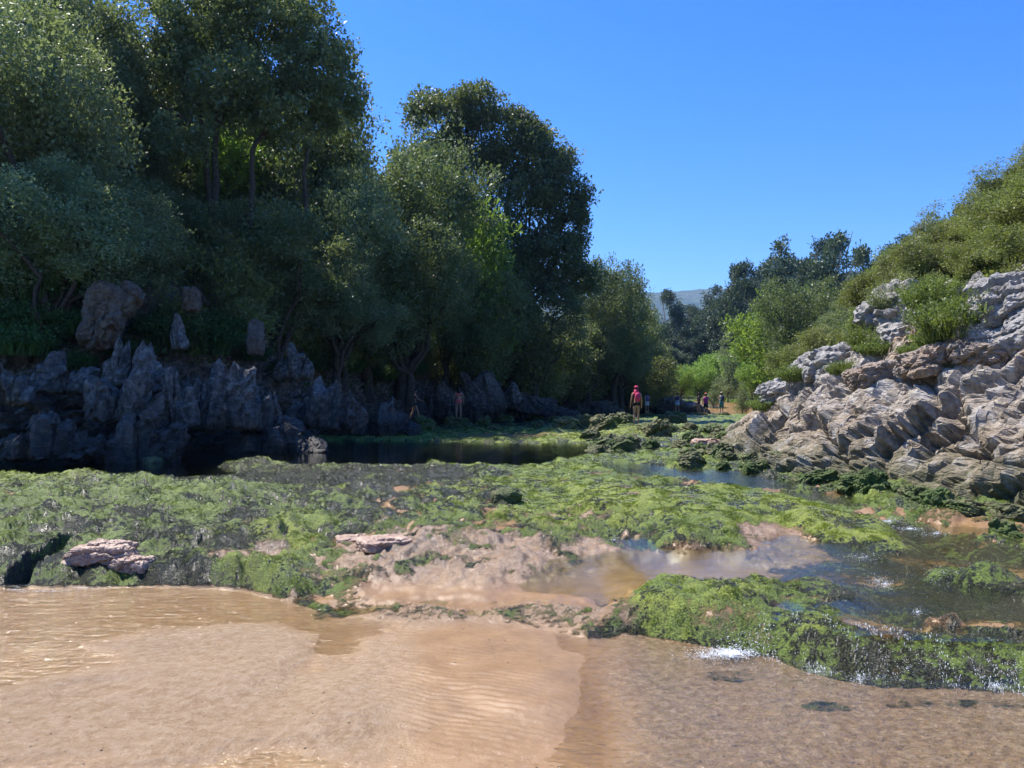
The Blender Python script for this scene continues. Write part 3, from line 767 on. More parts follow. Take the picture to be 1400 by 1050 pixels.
def trunk_mesh(name, base, lobes, r0, seed, mat, fork=0.35, nstem=1, twigs=3, wig=0.35):
    rng = np.random.default_rng(seed); parts = []
    L = np.array(lobes); top = L[:, :3].mean(0)
    f = np.array(base) + (top - np.array(base)) * fork
    for s in range(nstem):
        off = np.array([rng.normal() * 0.25, rng.normal() * 0.25, 0]) * (nstem > 1)
        P = limb_path(np.array(base) + off, f + off * 2.5, rng, 0.18, 7)
        parts.append(tube(P, np.linspace(r0 * 1.25, r0 * 0.8, 7) / (nstem ** 0.4), 9))
    for l in lobes:
        P = limb_path(f, l[:3], rng, wig, 8, 0.05)
        parts.append(tube(P, np.linspace(r0 * 0.62, r0 * 0.14, 8), 7))
        for k in range(twigs):
            d = rng.normal(size=3); d[2] = abs(d[2]) * 0.7; d /= np.linalg.norm(d)
            st = P[rng.integers(4, 8)]
            Q = limb_path(st, np.array(l[:3]) + d * np.array(l[3:6]) * 0.85, rng, 0.3, 5)
            parts.append(tube(Q, np.linspace(r0 * 0.22, r0 * 0.05, 5), 5))
    V, F = join(parts); return mesh_np(name, V, F, mat)

def make_tree(name, loc, crown, trunk, label, cat='tree', group=None, rot=0.0, scale=1.0, crown_name='crown'):
    root = link(name, None, None, loc, (0, 0, rot), scale, label, cat, group)
    link('trunk', trunk, root); link(crown_name, crown, root); return root

def hill_pt(H, px, Y):
    x = (px - CX) / FPX * Y; i = np.argmin((H[:, 0] - x) ** 2 + (H[:, 1] - Y) ** 2); return (x, Y, H[i, 2])

def lobes_px(px0, Y, z0, spec):
    """lobes given as photo (px,py,rpx) at a depth, returned relative to the tree base"""
    bx = (px0 - CX) / FPX * Y; out = []
    for s in spec:
        px, py, r = s[:3]; dy = s[3] if len(s) > 3 else 0.0
        x, _, z = pt(px, py, Y + dy); R = r / FPX * (Y + dy)
        out.append((x - bx, dy, z - z0, R, R * 1.0, R * 0.82))
    return out

# big holm oak over the left cliff
b = hill_pt(HL, 292, 25.0); b = (b[0], b[1], b[2] - 0.2)
lb = lobes_px(292, 25.0, b[2], [(205, 60, 80), (290, 20, 95), (380, 40, 85), (440, 95, 62), (400, 150, 60), (200, 150, 62, 0.6), (290, 100, 80, 1.5), (330, 130, 70, -0.8), (470, 135, 34, -0.3), (250, 190, 40, -1.2), (350, 10, 80, 1.5), (150, 90, 50, 0.8)])
cm = crown_mesh('holm_oak_crown', lb, 3600, 42, 0.105, LEAF_OAK, 21, 0.30, 0.32, 0.6, 0.45)
rng = np.random.default_rng(4); stems = []
def wpt(px, py, dy=0.0):
    p = pt(px, py, 25.0 + dy); return (p[0] - b[0], dy, p[2] - b[2])
for path, r in [([(0, 0, -0.3), wpt(292, 330), wpt(294, 215), wpt(300, 120), wpt(310, 30)], (0.26, 0.20, 0.14, 0.09, 0.03)),
                ([wpt(290, 300), wpt(281, 200, -.2), wpt(270, 140, -.3), wpt(240, 70)], (0.16, 0.12, 0.09, 0.03)),
                ([(0.5, 0, -0.3), wpt(345, 310, -.2), wpt(345, 205, -.3), wpt(363, 180, -.3), wpt(368, 130, -.3), wpt(400, 90), wpt(440, 70)], (0.16, 0.14, 0.11, 0.10, 0.085, 0.06, 0.02)),
                ([wpt(366, 150, -.3), wpt(395, 110, -.4), wpt(420, 120, -.2), wpt(450, 130)], (0.07, 0.05, 0.04, 0.02)),
                ([wpt(294, 180), wpt(330, 110), wpt(345, 40)], (0.10, 0.07, 0.03)), ([wpt(278, 180), wpt(230, 150), wpt(190, 130)], (0.08, 0.05, 0.02)),
                ([wpt(418, 300, .5), wpt(415, 235, .3), wpt(422, 200, .3)], (0.12, 0.09, 0.07))]:
    Pp = np.array(path); q = np.linspace(0, len(Pp) - 1, len(Pp) * 3); Pp = np.stack([np.interp(q, np.arange(len(Pp)), Pp[:, k]) for k in range(3)], 1)
    Pp[1:-1] += rng.normal(size=Pp[1:-1].shape) * 0.03
    stems.append(tube(Pp, np.interp(q, np.arange(len(r)), r) * 0.72, 8))
Vt, Ft = join(stems)
make_tree('holm_oak', b, cm, mesh_np('holm_oak_trunk', Vt, Ft, BARK), 'tallest holm oak above the left cliff, several bare dark stems showing below its crown')

# great rounded oak in the middle
Yc = 46.0; b2 = hill_pt(HL, 672, Yc)
lb2 = lobes_px(672, Yc, b2[2], [(600, 165, 48), (650, 150, 42), (700, 190, 48), (740, 215, 48), (770, 265, 40), (775, 310, 34), (720, 265, 50), (650, 225, 45, 1.5), (760, 355, 45), (700, 340, 55, 1.0), (640, 300, 50, 2), (730, 400, 55), (670, 420, 60, .5), (800, 380, 26), (590, 220, 32, 1), (620, 380, 55, 1), (580, 330, 50, 1.5)])
cm2 = crown_mesh('round_oak_crown', lb2, 6200, 34, 0.15, LEAF_OAK, 22, 0.40, 0.46, 0.65, 0.25)
tm2 = trunk_mesh('round_oak_trunk', (0, 0, -0.5), lb2, 0.36, 8, BARK, 0.30, 1, 3)
make_tree('round_oak', b2, cm2, tm2, 'great round-crowned evergreen oak standing against the sky at the centre left')

# shared crowns, several kinds
def blobby(seed, R, H, n, spread=0.7, rl=0.5):
    rng = np.random.default_rng(seed); out = []
    for k in range(n):
        a = rng.uniform(0, 6.28); rr = R * spread * math.sqrt(rng.random()); hz = H * (0.45 + 0.5 * rng.random()) - 0.25 * rr
        r = R * rl * rng.uniform(0.75, 1.25); out.append((rr * math.cos(a), rr * math.sin(a), hz, r, r, r * 0.85))
    return out
KINDS = {}
def kind_tree(key, n, R, H, nl, clumps, per, size, mat, bark, r0, crr, asp=0.55, holes=0.4, mat2=None, shell=0.4, spread=0.7, rl=0.5, fork=0.3, lobes_fn=None):
    KINDS[key] = []
    for k in range(n):
        sd_ = hash(key) % 97 if False else sum(map(ord, key)) * 7 + k * 13
        lb_ = lobes_fn(sd_) if lobes_fn else blobby(sd_, R, H, nl, spread, rl)
        KINDS[key].append((crown_mesh(key + '_crown', lb_, clumps, per, size, mat, sd_, shell, crr, asp, holes, mat2=mat2),
                           trunk_mesh(key + '_trunk', (0, 0, -0.4), lb_, r0, sd_, bark, fork, 1, 1)))
kind_tree('oak', 2, 3.0, 6.5, 9, 1500, 52, 0.10, LEAF_OAK, BARK, 0.2, 0.42)
kind_tree('pale_oak', 1, 2.8, 7.0, 9, 1500, 58, 0.088, LEAF_GREY, BARK, 0.2, 0.40)
kind_tree('shrub', 2, 1.15, 1.5, 7, 750, 56, 0.045, LEAF_HEATH, BARK, 0.05, 0.20, mat2=LEAF_OLIVE)
kind_tree('scrub', 2, 1.3, 2.0, 7, 750, 52, 0.052, LEAF_OLIVE, BARK, 0.06, 0.24, mat2=LEAF_HEATH)
kind_tree('fresh_shrub', 1, 1.15, 1.5, 7, 700, 50, 0.05, LEAF_FRESH, BARK, 0.05, 0.20, mat2=LEAF_HEATH)
def euc_lobes(seed):
    rng = np.random.default_rng(seed); out = []
    for k in range(11):
        h = 4.5 + 10.5 * (k + rng.random() * 0.8) / 11; w = 1.5 * (1 - ((h - 9.0) / 8.5) ** 2) + 0.35
        a = rng.uniform(0, 6.28); out.append((w * 0.75 * math.cos(a), w * 0.75 * math.sin(a), h, w * 0.85, w * 0.85, w * 0.75))
    return out
kind_tree('eucalyptus', 3, 2, 15, 9, 620, 24, 0.34, LEAF_EUC, BARK_PALE, 0.22, 0.6, 0.4, 0.7, None, 0.3, lobes_fn=euc_lobes)
kind_tree('willow', 2, 2.6, 6.0, 10, 800, 28, 0.20, LEAF_BRIGHT, BARK, 0.12, 0.5, 0.35, 0.4)
def pop_lobes(seed):
    rng = np.random.default_rng(seed); out = []
    for k in range(10):
        h = 1.5 + 8 * k / 10; w = 1.7 * (1 - (h / 11) ** 1.5) + 0.25; a = rng.uniform(0, 6.28)
        out.append((w * 0.4 * math.cos(a), w * 0.4 * math.sin(a), h, w, w, w * 0.8))
    return out
kind_tree('poplar', 1, 2, 9, 9, 600, 26, 0.17, LEAF_GREY, BARK, 0.12, 0.4, 0.4, 0.4, lobes_fn=pop_lobes)

FIRST = {}
def plant(key, nm, loc, scale, rot, label, cat, group, k=None, crown_name='crown'):
    v = KINDS[key][(k if k is not None else int(RNG.integers(0, 99))) % len(KINDS[key])]
    return make_tree(nm, loc, v[0], v[1], label, cat, group, rot, scale, crown_name)

# left wood: px, depth, top py, kind, label
for px, Y, top, key, lab in [
    (20, 19.5, -60, 'pale_oak', 'grey-green leafy tree at the far left edge, its sunlit side towards the sky'),
    (75, 24, -70, 'pale_oak', 'pale-tipped tree rising just left of the tallest holm oak'),
    (130, 30, -40, 'oak', 'dark oak seen through the gap left of the tallest holm oak'),
    (-60, 22, -60, 'oak', 'oak cut off by the left edge of the frame'),
    (60, 18.6, 190, 'pale_oak', 'low pale tree above the shaded cliff at the far left'),
    (140, 20.5, 215, 'pale_oak', 'bushy tree with light branch tips below the tallest holm oak'),
    (225, 23.5, 232, 'oak', 'dark bushy oak under the left of the tallest holm oak'),
    (180, 27, 120, 'pale_oak', 'pale oak filling the space left of the bare stems'),
    (250, 31, 60, 'oak', 'dark oak crown directly behind the bare stems'),
    (390, 33, 60, 'oak', 'dark oak behind the leaning stem'),
    (470, 30, 190, 'pale_oak', 'pale oak under the right edge of the tallest crown'),
    (330, 30, 150, 'willow', 'light green tree glowing behind the bare stems of the holm oak'),
    (420, 30, 165, 'oak', 'oak filling the hollow right of the holm oak stems'),
    (505, 34, 132, 'oak', 'slim-topped oak between the tallest holm oak and the round oak'),
    (545, 38, 150, 'oak', 'oak touching the left flank of the round oak'),
    (380, 25, 240, 'oak', 'shaded oak low on the slope beneath the leaning stem'),
    (460, 28, 300, 'pale_oak', 'bushy pale oak at the middle of the wooded slope'),
    (560, 34, 290, 'oak', 'dark oak below the left flank of the round oak'),
    (606, 41, 215, 'willow', 'bright green tree lit up in front of the round oak'),
    (650, 42, 360, 'oak', 'dark low oak under the round oak'),
    (735, 46, 370, 'oak', 'dark low oak under the right side of the round oak'),
    (842, 56, 325, 'oak', 'narrow oak stepping down to the right of the round oak'),
    (805, 54, 395, 'pale_oak', 'pale lit bushy oak at the foot of the round oak'),
    (850, 57, 425, 'pale_oak', 'pale bushy tree low above the shaded bank near the walkers'),
    (878, 64, 408, 'oak', 'last oak of the left wood beside the valley gap'),
    (852, 66, 365, 'oak', 'oak crown rising behind the last oak of the left wood'),
]:
    x, y, z = hill_pt(HL, px, Y); ztop = EYE + (HY - top) / FPX * Y
    base_h = {'oak': 8.0, 'pale_oak': 8.4, 'willow': 7.6}[key]
    s = max(0.45, (ztop - z) / base_h)
    r = make_tree({'oak': 'oak_tree', 'pale_oak': 'pale_oak_tree', 'willow': 'ash_tree'}[key], (x, y, z), *KINDS[key][int(RNG.integers(0, 9)) % len(KINDS[key])], lab, 'tree', None, RNG.uniform(0, 6.28), 1.0)
    sx_ = min(s, 1.0) if s > 1 else s
    r.scale = (max(0.85, sx_, 0.8 * s) if s > .7 else s * 1.2,) * 2 + (s,)

# understorey on the left slope
cnt = 0
for k in range(95):
    si = RNG.uniform(0.13, 0.74); d = 1.7 + 7.0 * RNG.random() ** 1.2
    p = LEFT.hill(np.array([si]), np.array([d]))[0]
    if p[1] < 12: continue
    key = ['scrub', 'shrub', 'scrub'][k % 3]; s = RNG.uniform(0.9, 1.9)
    plant(key, 'understorey_bush', (p[0], p[1], p[2] - 0.2), (s, s, s * RNG.uniform(0.9, 1.4)), RNG.uniform(0, 6.28), 'dark leafy bush in the shaded undergrowth below the left wood', 'bush', 'bushes under the left wood', crown_name='foliage')

for px, Y, s in [(640, 43, 2.2), (680, 46, 2.6), (712, 49, 2.4), (745, 52, 2.4), (770, 55, 2.6), (800, 57, 2.6), (825, 60, 2.6), (850, 62, 2.8), (868, 65, 2.2), (882, 68, 1.8), (790, 60, 3.0), (840, 66, 2.6), (865, 61, 1.6), (660, 48, 3.0), (730, 54, 3.0)]:
    x, y, z = hill_pt(HL, px, Y); plant('scrub', 'bank_bush', (x, y, z - 0.5), (s, s, s), RNG.uniform(0, 6.28), 'dense dark bush closing the foot of the wood along the shaded bank', 'bush', 'bushes at the foot of the shaded wood', crown_name='foliage')

# right slope scrub
for k in range(290):
    si = RNG.uniform(0.10, 0.42); d = 3.0 + 14 * RNG.random() ** 0.9
    p = RIGHT.hill(np.array([si]), np.array([d]))[0]
    if p[1] < 6.5 or (d < 3.7 and p[1] < 19): continue
    key = ['shrub', 'scrub', 'shrub', 'fresh_shrub'][k % 4]; s = RNG.uniform(0.38, 0.78) * (0.8 + 0.02 * p[1])
    plant(key, 'heath_bush', (p[0], p[1], p[2] - 0.15), (s, s, s * RNG.uniform(0.7, 1.0)), RNG.uniform(0, 6.28), {'shrub': 'sunlit olive heath bush on the slope above the right cliff', 'scrub': 'taller two-toned green scrub bush on the slope above the right cliff', 'fresh_shrub': 'fresh green bramble bush on the slope above the right cliff'}[key], 'bush', {'shrub': 'olive heath bushes on the right slope', 'scrub': 'scrub bushes on the right slope', 'fresh_shrub': 'bramble bushes on the right slope'}[key], crown_name='foliage')

for px, Y, s in [(1375, 12.5, 0.62), (1392, 13.5, 0.7), (1408, 12.2, 0.7), (1360, 14.0, 0.6), (1385, 15.0, 0.75), (1405, 14.5, 0.8), (1345, 15.5, 0.65)]:
    x, y, z = hill_pt(HR, px, Y); plant('shrub', 'heath_bush', (x, y, z - 0.15), (s, s, s * 0.8), RNG.uniform(0, 6.28), 'olive heath bush crowding the brow of the cliff at the right edge', 'bush', 'heath bushes on the brow at the right edge', crown_name='foliage')

# trees on the saddle behind the right cliff
for px, Y, top, key, lab, wd in [
    (1118, 46, 352, 'oak', 'brown-green dense tree standing behind the pale ridge of the right cliff', 0.8),
    (1150, 42, 385, 'pale_oak', 'rounded olive tree right of the brown-green dense tree', 0.8),
    (1195, 40, 345, 'pale_oak', 'tall bush at the left foot of the heath slope', 0.75),
    (1240, 36, 300, 'pale_oak', 'leafy tree on the crest at the left of the heath slope', 0.8),
    (1066, 60, 372, 'willow', 'tall fresh green tree in the middle of the valley gap', 1.0),
    (1085, 74, 400, 'willow', 'fresh green tree half hidden behind the brown-green one', 0.95),
    (995, 78, 448, 'poplar', 'slender pale green poplar in the valley gap', 0.9),
    (930, 84, 488, 'willow', 'low yellow-green willow beside the left wood', 0.9),
    (955, 90, 482, 'willow', 'low spreading willow behind the sandy bank', 1.0),
    (1030, 70, 470, 'willow', 'round light green willow beneath the tall fresh green tree', 0.7),
    (1060, 58, 500, 'willow', 'bushy willow just behind the cliff tail', 0.55),
    (975, 72, 520, 'poplar', 'small grey-green sapling behind the walkers', 0.6),
    (1015, 64, 515, 'poplar', 'grey-green sapling close to the cliff tail', 0.6),
    (915, 78, 515, 'willow', 'dense low willow at the end of the shaded bank', 0.6),
    (1015, 84, 455, 'willow', 'feathery light green willow between the poplar and the tall fresh tree', 0.9),
    (975, 96, 470, 'willow', 'back row willow over the sandy bank', 1.1),
    (905, 92, 490, 'willow', 'pale green willow peeping past the last oak', 1.0),
    (1040, 90, 430, 'willow', 'tall willow filling the gap left of the tall fresh tree', 1.0),
]:
    x = (px - CX) / FPX * Y; z = float(ground_fn(np.array([x]), np.array([float(Y)]))[0]) if Y > 55 else hill_pt(HR, px, Y)[2]
    ztop = EYE + (HY - top) / FPX * Y; bh = {'oak': 8.0, 'pale_oak': 8.4, 'willow': 7.6, 'poplar': 10.2}[key]; s = (ztop - z) / bh
    r = make_tree({'oak': 'oak_tree', 'pale_oak': 'pale_oak_tree', 'willow': 'willow_tree', 'poplar': 'poplar_tree'}[key], (x, Y, z - 0.1), *KINDS[key][int(RNG.integers(0, 9)) % len(KINDS[key])], lab, 'tree', None, RNG.uniform(0, 6.28))
    r.scale = (wd * max(s, 0.6), wd * max(s, 0.6), s)
    if px in (995,): pass

# eucalyptus wood on the far hill
tl = np.array([(900, 432), (930, 418), (960, 400), (985, 378), (1010, 360), (1040, 345), (1080, 332), (1100, 340), (1140, 318), (1165, 330), (1190, 335), (1230, 300), (1300, 280)])
for k in range(95):
    px = RNG.uniform(885, 1235); Y = RNG.uniform(112, 190) - 20 * (px > 1100); row = (Y - 100) / 90
    x = (px - CX) / FPX * Y; z = float(far_h(np.array([x]), np.array([Y]))[0])
    tp = np.interp(px, tl[:, 0], tl[:, 1]) + RNG.uniform(0, 26) + (1 - row) * 45
    ztop = EYE + (HY - tp) / FPX * Y; s = np.clip((ztop - z) / 15.5, 0.55, 1.9)
    r = plant('eucalyptus', 'eucalyptus_tree', (x, Y, z - 0.3), 1.0, RNG.uniform(0, 6.28), 'tall dark eucalyptus in the wood closing the far end of the valley', 'tree', 'eucalyptus wood at the end of the valley')
    r.scale = (max(0.9, s), max(0.9, s), s)
for px, Y, top, lab in [(1137, 100, 313, 'tallest eucalyptus, a feathery column against the sky behind the valley'), (1115, 104, 328, 'eucalyptus just left of the tallest one, against the sky'), (1185, 92, 330, 'small round-headed eucalyptus peeping over the heath slope'), (918, 150, 392, 'lone pointed tree below the distant mountain'), (1010, 120, 352, 'eucalyptus head where the far treeline starts to climb'), (1068, 118, 330, 'broad eucalyptus head in the far treeline')]:
    x = (px - CX) / FPX * Y; z = float(far_h(np.array([x]), np.array([float(Y)]))[0]); s = (EYE + (HY - top) / FPX * Y - z) / 15.3
    plant('eucalyptus', 'eucalyptus_tree', (x, Y, z - 0.3), (s * 0.75, s * 0.75, s), RNG.uniform(0, 6.28), lab, 'tree', None)

# ground-hugging foliage
def scatter_cover(name, H, sel, n, per, size, mat, seed, cr=0.25, kind='stuff', up=0.8, asp=0.5, lift=0.1):
    rng = np.random.default_rng(seed); P = H[sel(H)]
    if len(P) == 0: return
    c = P[rng.integers(0, len(P), n)] + rng.normal(size=(n, 3)) * np.array([0.35, 0.35, 0.05]); c[:, 2] += lift
    V, F = leaves(c, np.full(n, cr) * rng.uniform(0.6, 1.5, n), per, size, rng, asp, up=up)
    link(name, mesh_np(name, V, F, mat, False), kind=kind)
def dists(bank, H):  # distance from base curve
    C = bank.C[::10, :2]; return np.min(np.hypot(H[:, None, 0] - C[None, :, 0], H[:, None, 1] - C[None, :, 1]), 1)
dL = dists(LEFT, HL); dR = dists(RIGHT, HR)
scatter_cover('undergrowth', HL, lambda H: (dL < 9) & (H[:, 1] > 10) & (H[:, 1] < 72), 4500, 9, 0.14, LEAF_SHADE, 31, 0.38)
scatter_cover('heath_cover', HR, lambda H: (dR < 16) & (dR > 3.4) & (H[:, 1] > 6) & (H[:, 1] < 38) & (H[:, 0] > 5), 9000, 9, 0.075, LEAF_HEATH, 32, 0.34)
tv = np.stack([RNG.uniform(8, 45, 2500), RNG.uniform(66, 96, 2500), np.zeros(2500)], 1); tv[:, 2] = ground_fn(tv[:, 0], tv[:, 1])
tv = tv[((tv[:, 0] - 19.5) / 6.0) ** 2 + ((tv[:, 1] - 75) / 12) ** 2 > 1]
scatter_cover('valley_meadow', tv, lambda H: H[:, 1] > 0, 2500, 12, 0.30, LEAF_BRIGHT, 33, 0.6)

def grass_clump(name, R, n, h, mat, seed, umbels=0):
    rng = np.random.default_rng(seed); r = R * np.sqrt(rng.random(n)); a = rng.uniform(0, 6.28, n)
    p = np.stack([r * np.cos(a), r * np.sin(a), np.zeros(n)], 1)
    hh = h * (1.15 - 0.6 * r / R) * rng.uniform(0.6, 1.2, n)
    lean = np.stack([np.cos(a), np.sin(a)], 1) * (0.6 * r / R)[:, None] + rng.normal(size=(n, 2)) * 0.4
    tip = p + np.c_[lean * hh[:, None], hh]; mid = p + np.c_[lean * hh[:, None] * 0.3, hh * 0.6]
    s = rng.normal(size=(n, 3)); s[:, 2] = 0; s /= np.linalg.norm(s, axis=1)[:, None]; w = 0.006 * s
    V = np.stack([p - w, p + w, mid + w * 1.3, mid - w * 1.3], 1).reshape(-1, 3); F = np.arange(n * 4).reshape(-1, 4)
    V2 = np.stack([mid - w * 1.3, mid + w * 1.3, tip + w * 0.2, tip - w * 0.2], 1).reshape(-1, 3)
    parts = [(V, F), (V2, F.copy())]
    c = np.vstack([mid, tip * 0.9, tip * 0.6 + mid * 0.4]); parts.append(leaves(c, np.full(len(c), 0.06), 6, 0.035, rng, 0.6, up=0.6))
    V, F = join(parts); return mesh_np(name, V, F, mat, False)
GR = [grass_clump('leafy_clump', 0.5, 500, 0.6, LEAF_GRASS, 1), grass_clump('leafy_clump', 0.45, 420, 0.4, LEAF_GRASS, 2)]
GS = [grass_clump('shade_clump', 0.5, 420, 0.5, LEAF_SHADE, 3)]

def nearest(P, px, py, Ymax=60):
    """surface vertex that the photo pixel looks at"""
    m = (P[:, 1] > 1) & (P[:, 1] < Ymax); Q = P[m]
    u_ = CX + FPX * Q[:, 0] / Q[:, 1]; v_ = HY - FPX * (Q[:, 2] - EYE) / Q[:, 1]
    e_ = np.hypot(u_ - px, v_ - py); c = np.where(e_ < max(4, e_.min() * 1.5))[0]
    return Q[c[np.argmin(Q[c, 1])]]
for px, py, s, v, lab in [(1315, 445, 1.15, 0, 'largest bright green fennel clump between the slab and the big grey boulder'), (1290, 455, 0.8, 1, 'smaller green clump leaning on the largest fennel clump'), (1335, 430, 0.8, 0, 'green clump touching the big grey boulder'),
                          (1205, 475, 0.8, 1, 'green plant tucked under the folded grey slab'), (1190, 465, 0.8, 0, 'plant on the ledge left of the folded grey slab'), (1090, 510, 0.9, 1, 'grass clump on the low ridge left of the pale boulders'), (1050, 545, 0.9, 1, 'grass clump where the cliff ridge starts'), (1255, 470, 0.6, 1, 'small yellow-green plant on the ochre ledge'), (1300, 488, 0.35, 1, 'tiny green tuft on the ochre rock'), (1150, 500, 0.5, 0, 'tuft in the cleft of the pale ridge'), (1275, 405, 0.9, 0, 'green plant above the pale slab')]:
    p = nearest(PR, px, py + 8); link('fennel_clump', GR[v], None, (p[0], p[1], p[2] - 0.1), (0, 0, RNG.uniform(0, 6)), s, lab, 'plant')
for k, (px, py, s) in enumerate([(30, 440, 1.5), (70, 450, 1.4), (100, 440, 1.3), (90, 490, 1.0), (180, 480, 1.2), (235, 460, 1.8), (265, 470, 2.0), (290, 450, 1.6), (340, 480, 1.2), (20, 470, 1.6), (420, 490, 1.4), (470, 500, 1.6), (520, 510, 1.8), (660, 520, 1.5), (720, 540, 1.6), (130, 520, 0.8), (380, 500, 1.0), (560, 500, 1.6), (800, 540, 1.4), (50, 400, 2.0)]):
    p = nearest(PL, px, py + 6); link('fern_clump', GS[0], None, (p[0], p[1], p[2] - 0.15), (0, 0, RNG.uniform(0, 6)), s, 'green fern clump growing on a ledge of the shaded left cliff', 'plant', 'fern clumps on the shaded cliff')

# ------------------------------------------------------------------ rocks
_ico = {}
def ico(n):
    if n not in _ico:
        bm = bmesh.new(); bmesh.ops.create_icosphere(bm, subdivisions=n, radius=1); bm.verts.ensure_lookup_table()
        V = np.array([v.co[:] for v in bm.verts]); F = np.array([[v.index for v in f.verts] for f in bm.faces]); bm.free(); _ico[n] = (V, F)
    return _ico[n]
def rock_mesh(name, dims, seed, mat, sub=5, k=4.0, taper=0.0, amp=0.25, rx=0.4, ry=-0.4, flute=0.0, bend=0.0):
    V, F = ico(sub); V = V.copy()
    r = 1 / (np.abs(V) ** k).sum(1) ** (1 / k); P = V * r[:, None]
    if taper: P[:, :2] *= (1 - taper * (P[:, 2:3] + 1) / 2)
    if bend: P[:, 0] += bend * (P[:, 2] + 1) ** 2 / 4
    P = P * np.array(dims) * 0.5
    sc_ = float(np.mean(dims)) * 0.5
    D = rock_disp(P / max(sc_, .05) * 1.25 + seed * 3.1, seed, 1.0, rx, ry, flute)
    D += 0.25 * fbm3(P / max(sc_, .05) * np.array([2.2, 2.2, 0.8]) + seed, 1.0, 3, seed + 5, ridged=True)
    P = P + V * (D * amp * sc_ * 2)[:, None]
    return mesh_np(name, P, F, mat, sub < 5)
def crag_mesh(name, w, h, dep, n, seed, mat, lean=0.0):
    rng = np.random.default_rng(seed); V, F = ico(5 if w * h > 6 else 4); parts = []
    for i in range(n):
        u_ = (i + 0.5) / n * 2 - 1 + rng.normal() * 0.12; hh = h * (1.05 - 0.5 * abs(u_)) * rng.uniform(0.45, 1.05)
        ww = w / n * rng.uniform(1.4, 4.0); k = 5.0
        r = 1 / (np.abs(V) ** k).sum(1) ** (1 / k); P = V * r[:, None]
        t = (P[:, 2:3] + 1) / 2; tp = rng.uniform(0.35, 0.6) if n <= 5 and name == 'rock_spire' else rng.uniform(0.0, 0.36)
        P[:, :2] *= 1 - tp * t ** rng.uniform(1.0, 2.2)
        for _ in range(9):
            nn = rng.normal(size=3); nn[2] = abs(nn[2]) * 1.1; nn /= np.linalg.norm(nn); off = rng.uniform(0.5, 0.85)
            ex = np.clip(P @ nn - off, 0, None); P = P - ex[:, None] * nn
        P[:, 0] += (rng.normal() * 0.22 + lean) * t[:, 0] * 2; a = rng.uniform(0, 3.1); ca, sa = math.cos(a), math.sin(a)
        P = np.stack([P[:, 0] * ca - P[:, 1] * sa * 0.6, P[:, 0] * sa * 0.6 + P[:, 1] * ca, P[:, 2]], 1)
        P = P * np.array([ww * 0.5, dep * 0.5 * rng.uniform(.7, 1.2), hh * 0.5]) + np.array([u_ * w * 0.42, rng.normal() * dep * 0.15, (hh - h) * 0.5])
        D = 0.30 * rock_disp(P * 4.2 + i * 7.7, seed + i, 1.0, 0.2, 1.2) + 0.13 * fbm3(P * np.array([4.5, 4.5, 1.2]) + i, 1.0, 4, seed, ridged=True)
        parts.append((P + V * (D * min(1.0, ww))[:, None], F))
    V_, F_ = join(parts); return mesh_np(name, V_, F_, mat, False)
def rock(name, px, py, Y, w, h, dd, seed, mat, label, rot=(0, 0, 0), cat='rock', **kw):
    """w,h in photo pixels of the rock's face, dd depth in metres"""
    c = pt(px, py, Y); me = rock_mesh(name, (w / FPX * Y, dd, h / FPX * Y), seed, mat, **kw)
    return link(name, me, None, c, rot, None, label, cat)

# right cliff slabs standing on the face
def yR(px, py): return float(nearest(PR, px, py)[1])
rock('folded_slab', 1232, 432, 15.6, 74, 62, 1.2, 31, ROCK_GREY, 'grey slab with folded layers leaning out at the top left of the right cliff', (0, 0.55, 0.2), amp=0.34, k=5, rx=0.1, ry=0.1)
rock('layered_slab', 1248, 470, 15.2, 84, 56, 1.2, 32, ROCK_GREY, 'darker layered slab just below the folded grey slab', (0, 0.6, 0.1), amp=0.34, k=5, rx=0.1, ry=0.1)
rock('pale_slab', 1296, 418, 15.6, 32, 84, 0.9, 33, ROCK_GREY, 'smooth pale narrow slab tilted beside the fennel clump', (0, 0.65, 0.2), amp=0.08, k=4)
rock('grey_boulder', 1392, 442, 11.6, 96, 106, 1.5, 34, ROCK_GREY, 'big grey pitted boulder at the right edge of the cliff top', (0, 0.2, 0.3), amp=0.3, k=3.5, sub=6)
rock('ochre_block', 1352, 478, 11.6, 62, 26, 0.8, 35, ROCK_TAN, 'ochre stained block under the big grey boulder', (0, -0.3, 0.2), amp=0.34, k=6, sub=5)
rock('ochre_ledge', 1262, 494, 12.4, 54, 24, 0.8, 36, ROCK_TAN, 'ochre ledge with overhanging lip in the middle of the cliff top', (0, -0.35, 0.1), amp=0.36, k=6)
rock('ochre_ledge', 1190, 512, 13.4, 52, 24, 0.8, 45, ROCK_TAN, 'smaller ochre ledge at the left end of the stained band', (0, -0.3, 0.1), amp=0.36, k=6)
rock('ochre_ledge', 1310, 476, 12.0, 48, 22, 0.7, 46, ROCK_TAN, 'ochre ledge just right of the overhanging lip', (0, -0.4, 0.1), amp=0.36, k=6)
rock('ridge_boulder', 1150, 500, 17.0, 66, 46, 1.2, 37, ROCK_GREY, 'rounded pale boulder on the ridge left of the folded grey slab', (0, -0.3, 0.2), amp=0.34, k=4)
rock('ridge_boulder', 1112, 510, 18.0, 46, 40, 1.0, 38, ROCK_GREY, 'smaller pale boulder at the left of the ridge boulders', (0, -0.5, 0.4), amp=0.34, k=4)
rock('ridge_boulder', 1072, 535, 20.0, 60, 30, 1.0, 39, ROCK_GREY, 'lowest pale boulder where the ridge dips to the valley', (0, -0.3, 0.4), amp=0.34, k=4)
rock('summit_rock', 1275, 400, 16.8, 26, 22, 0.6, 40, ROCK_GREY, 'small grey rock under the bushes at the cliff summit', (0, 0.4, 0.4), amp=0.34, k=4)

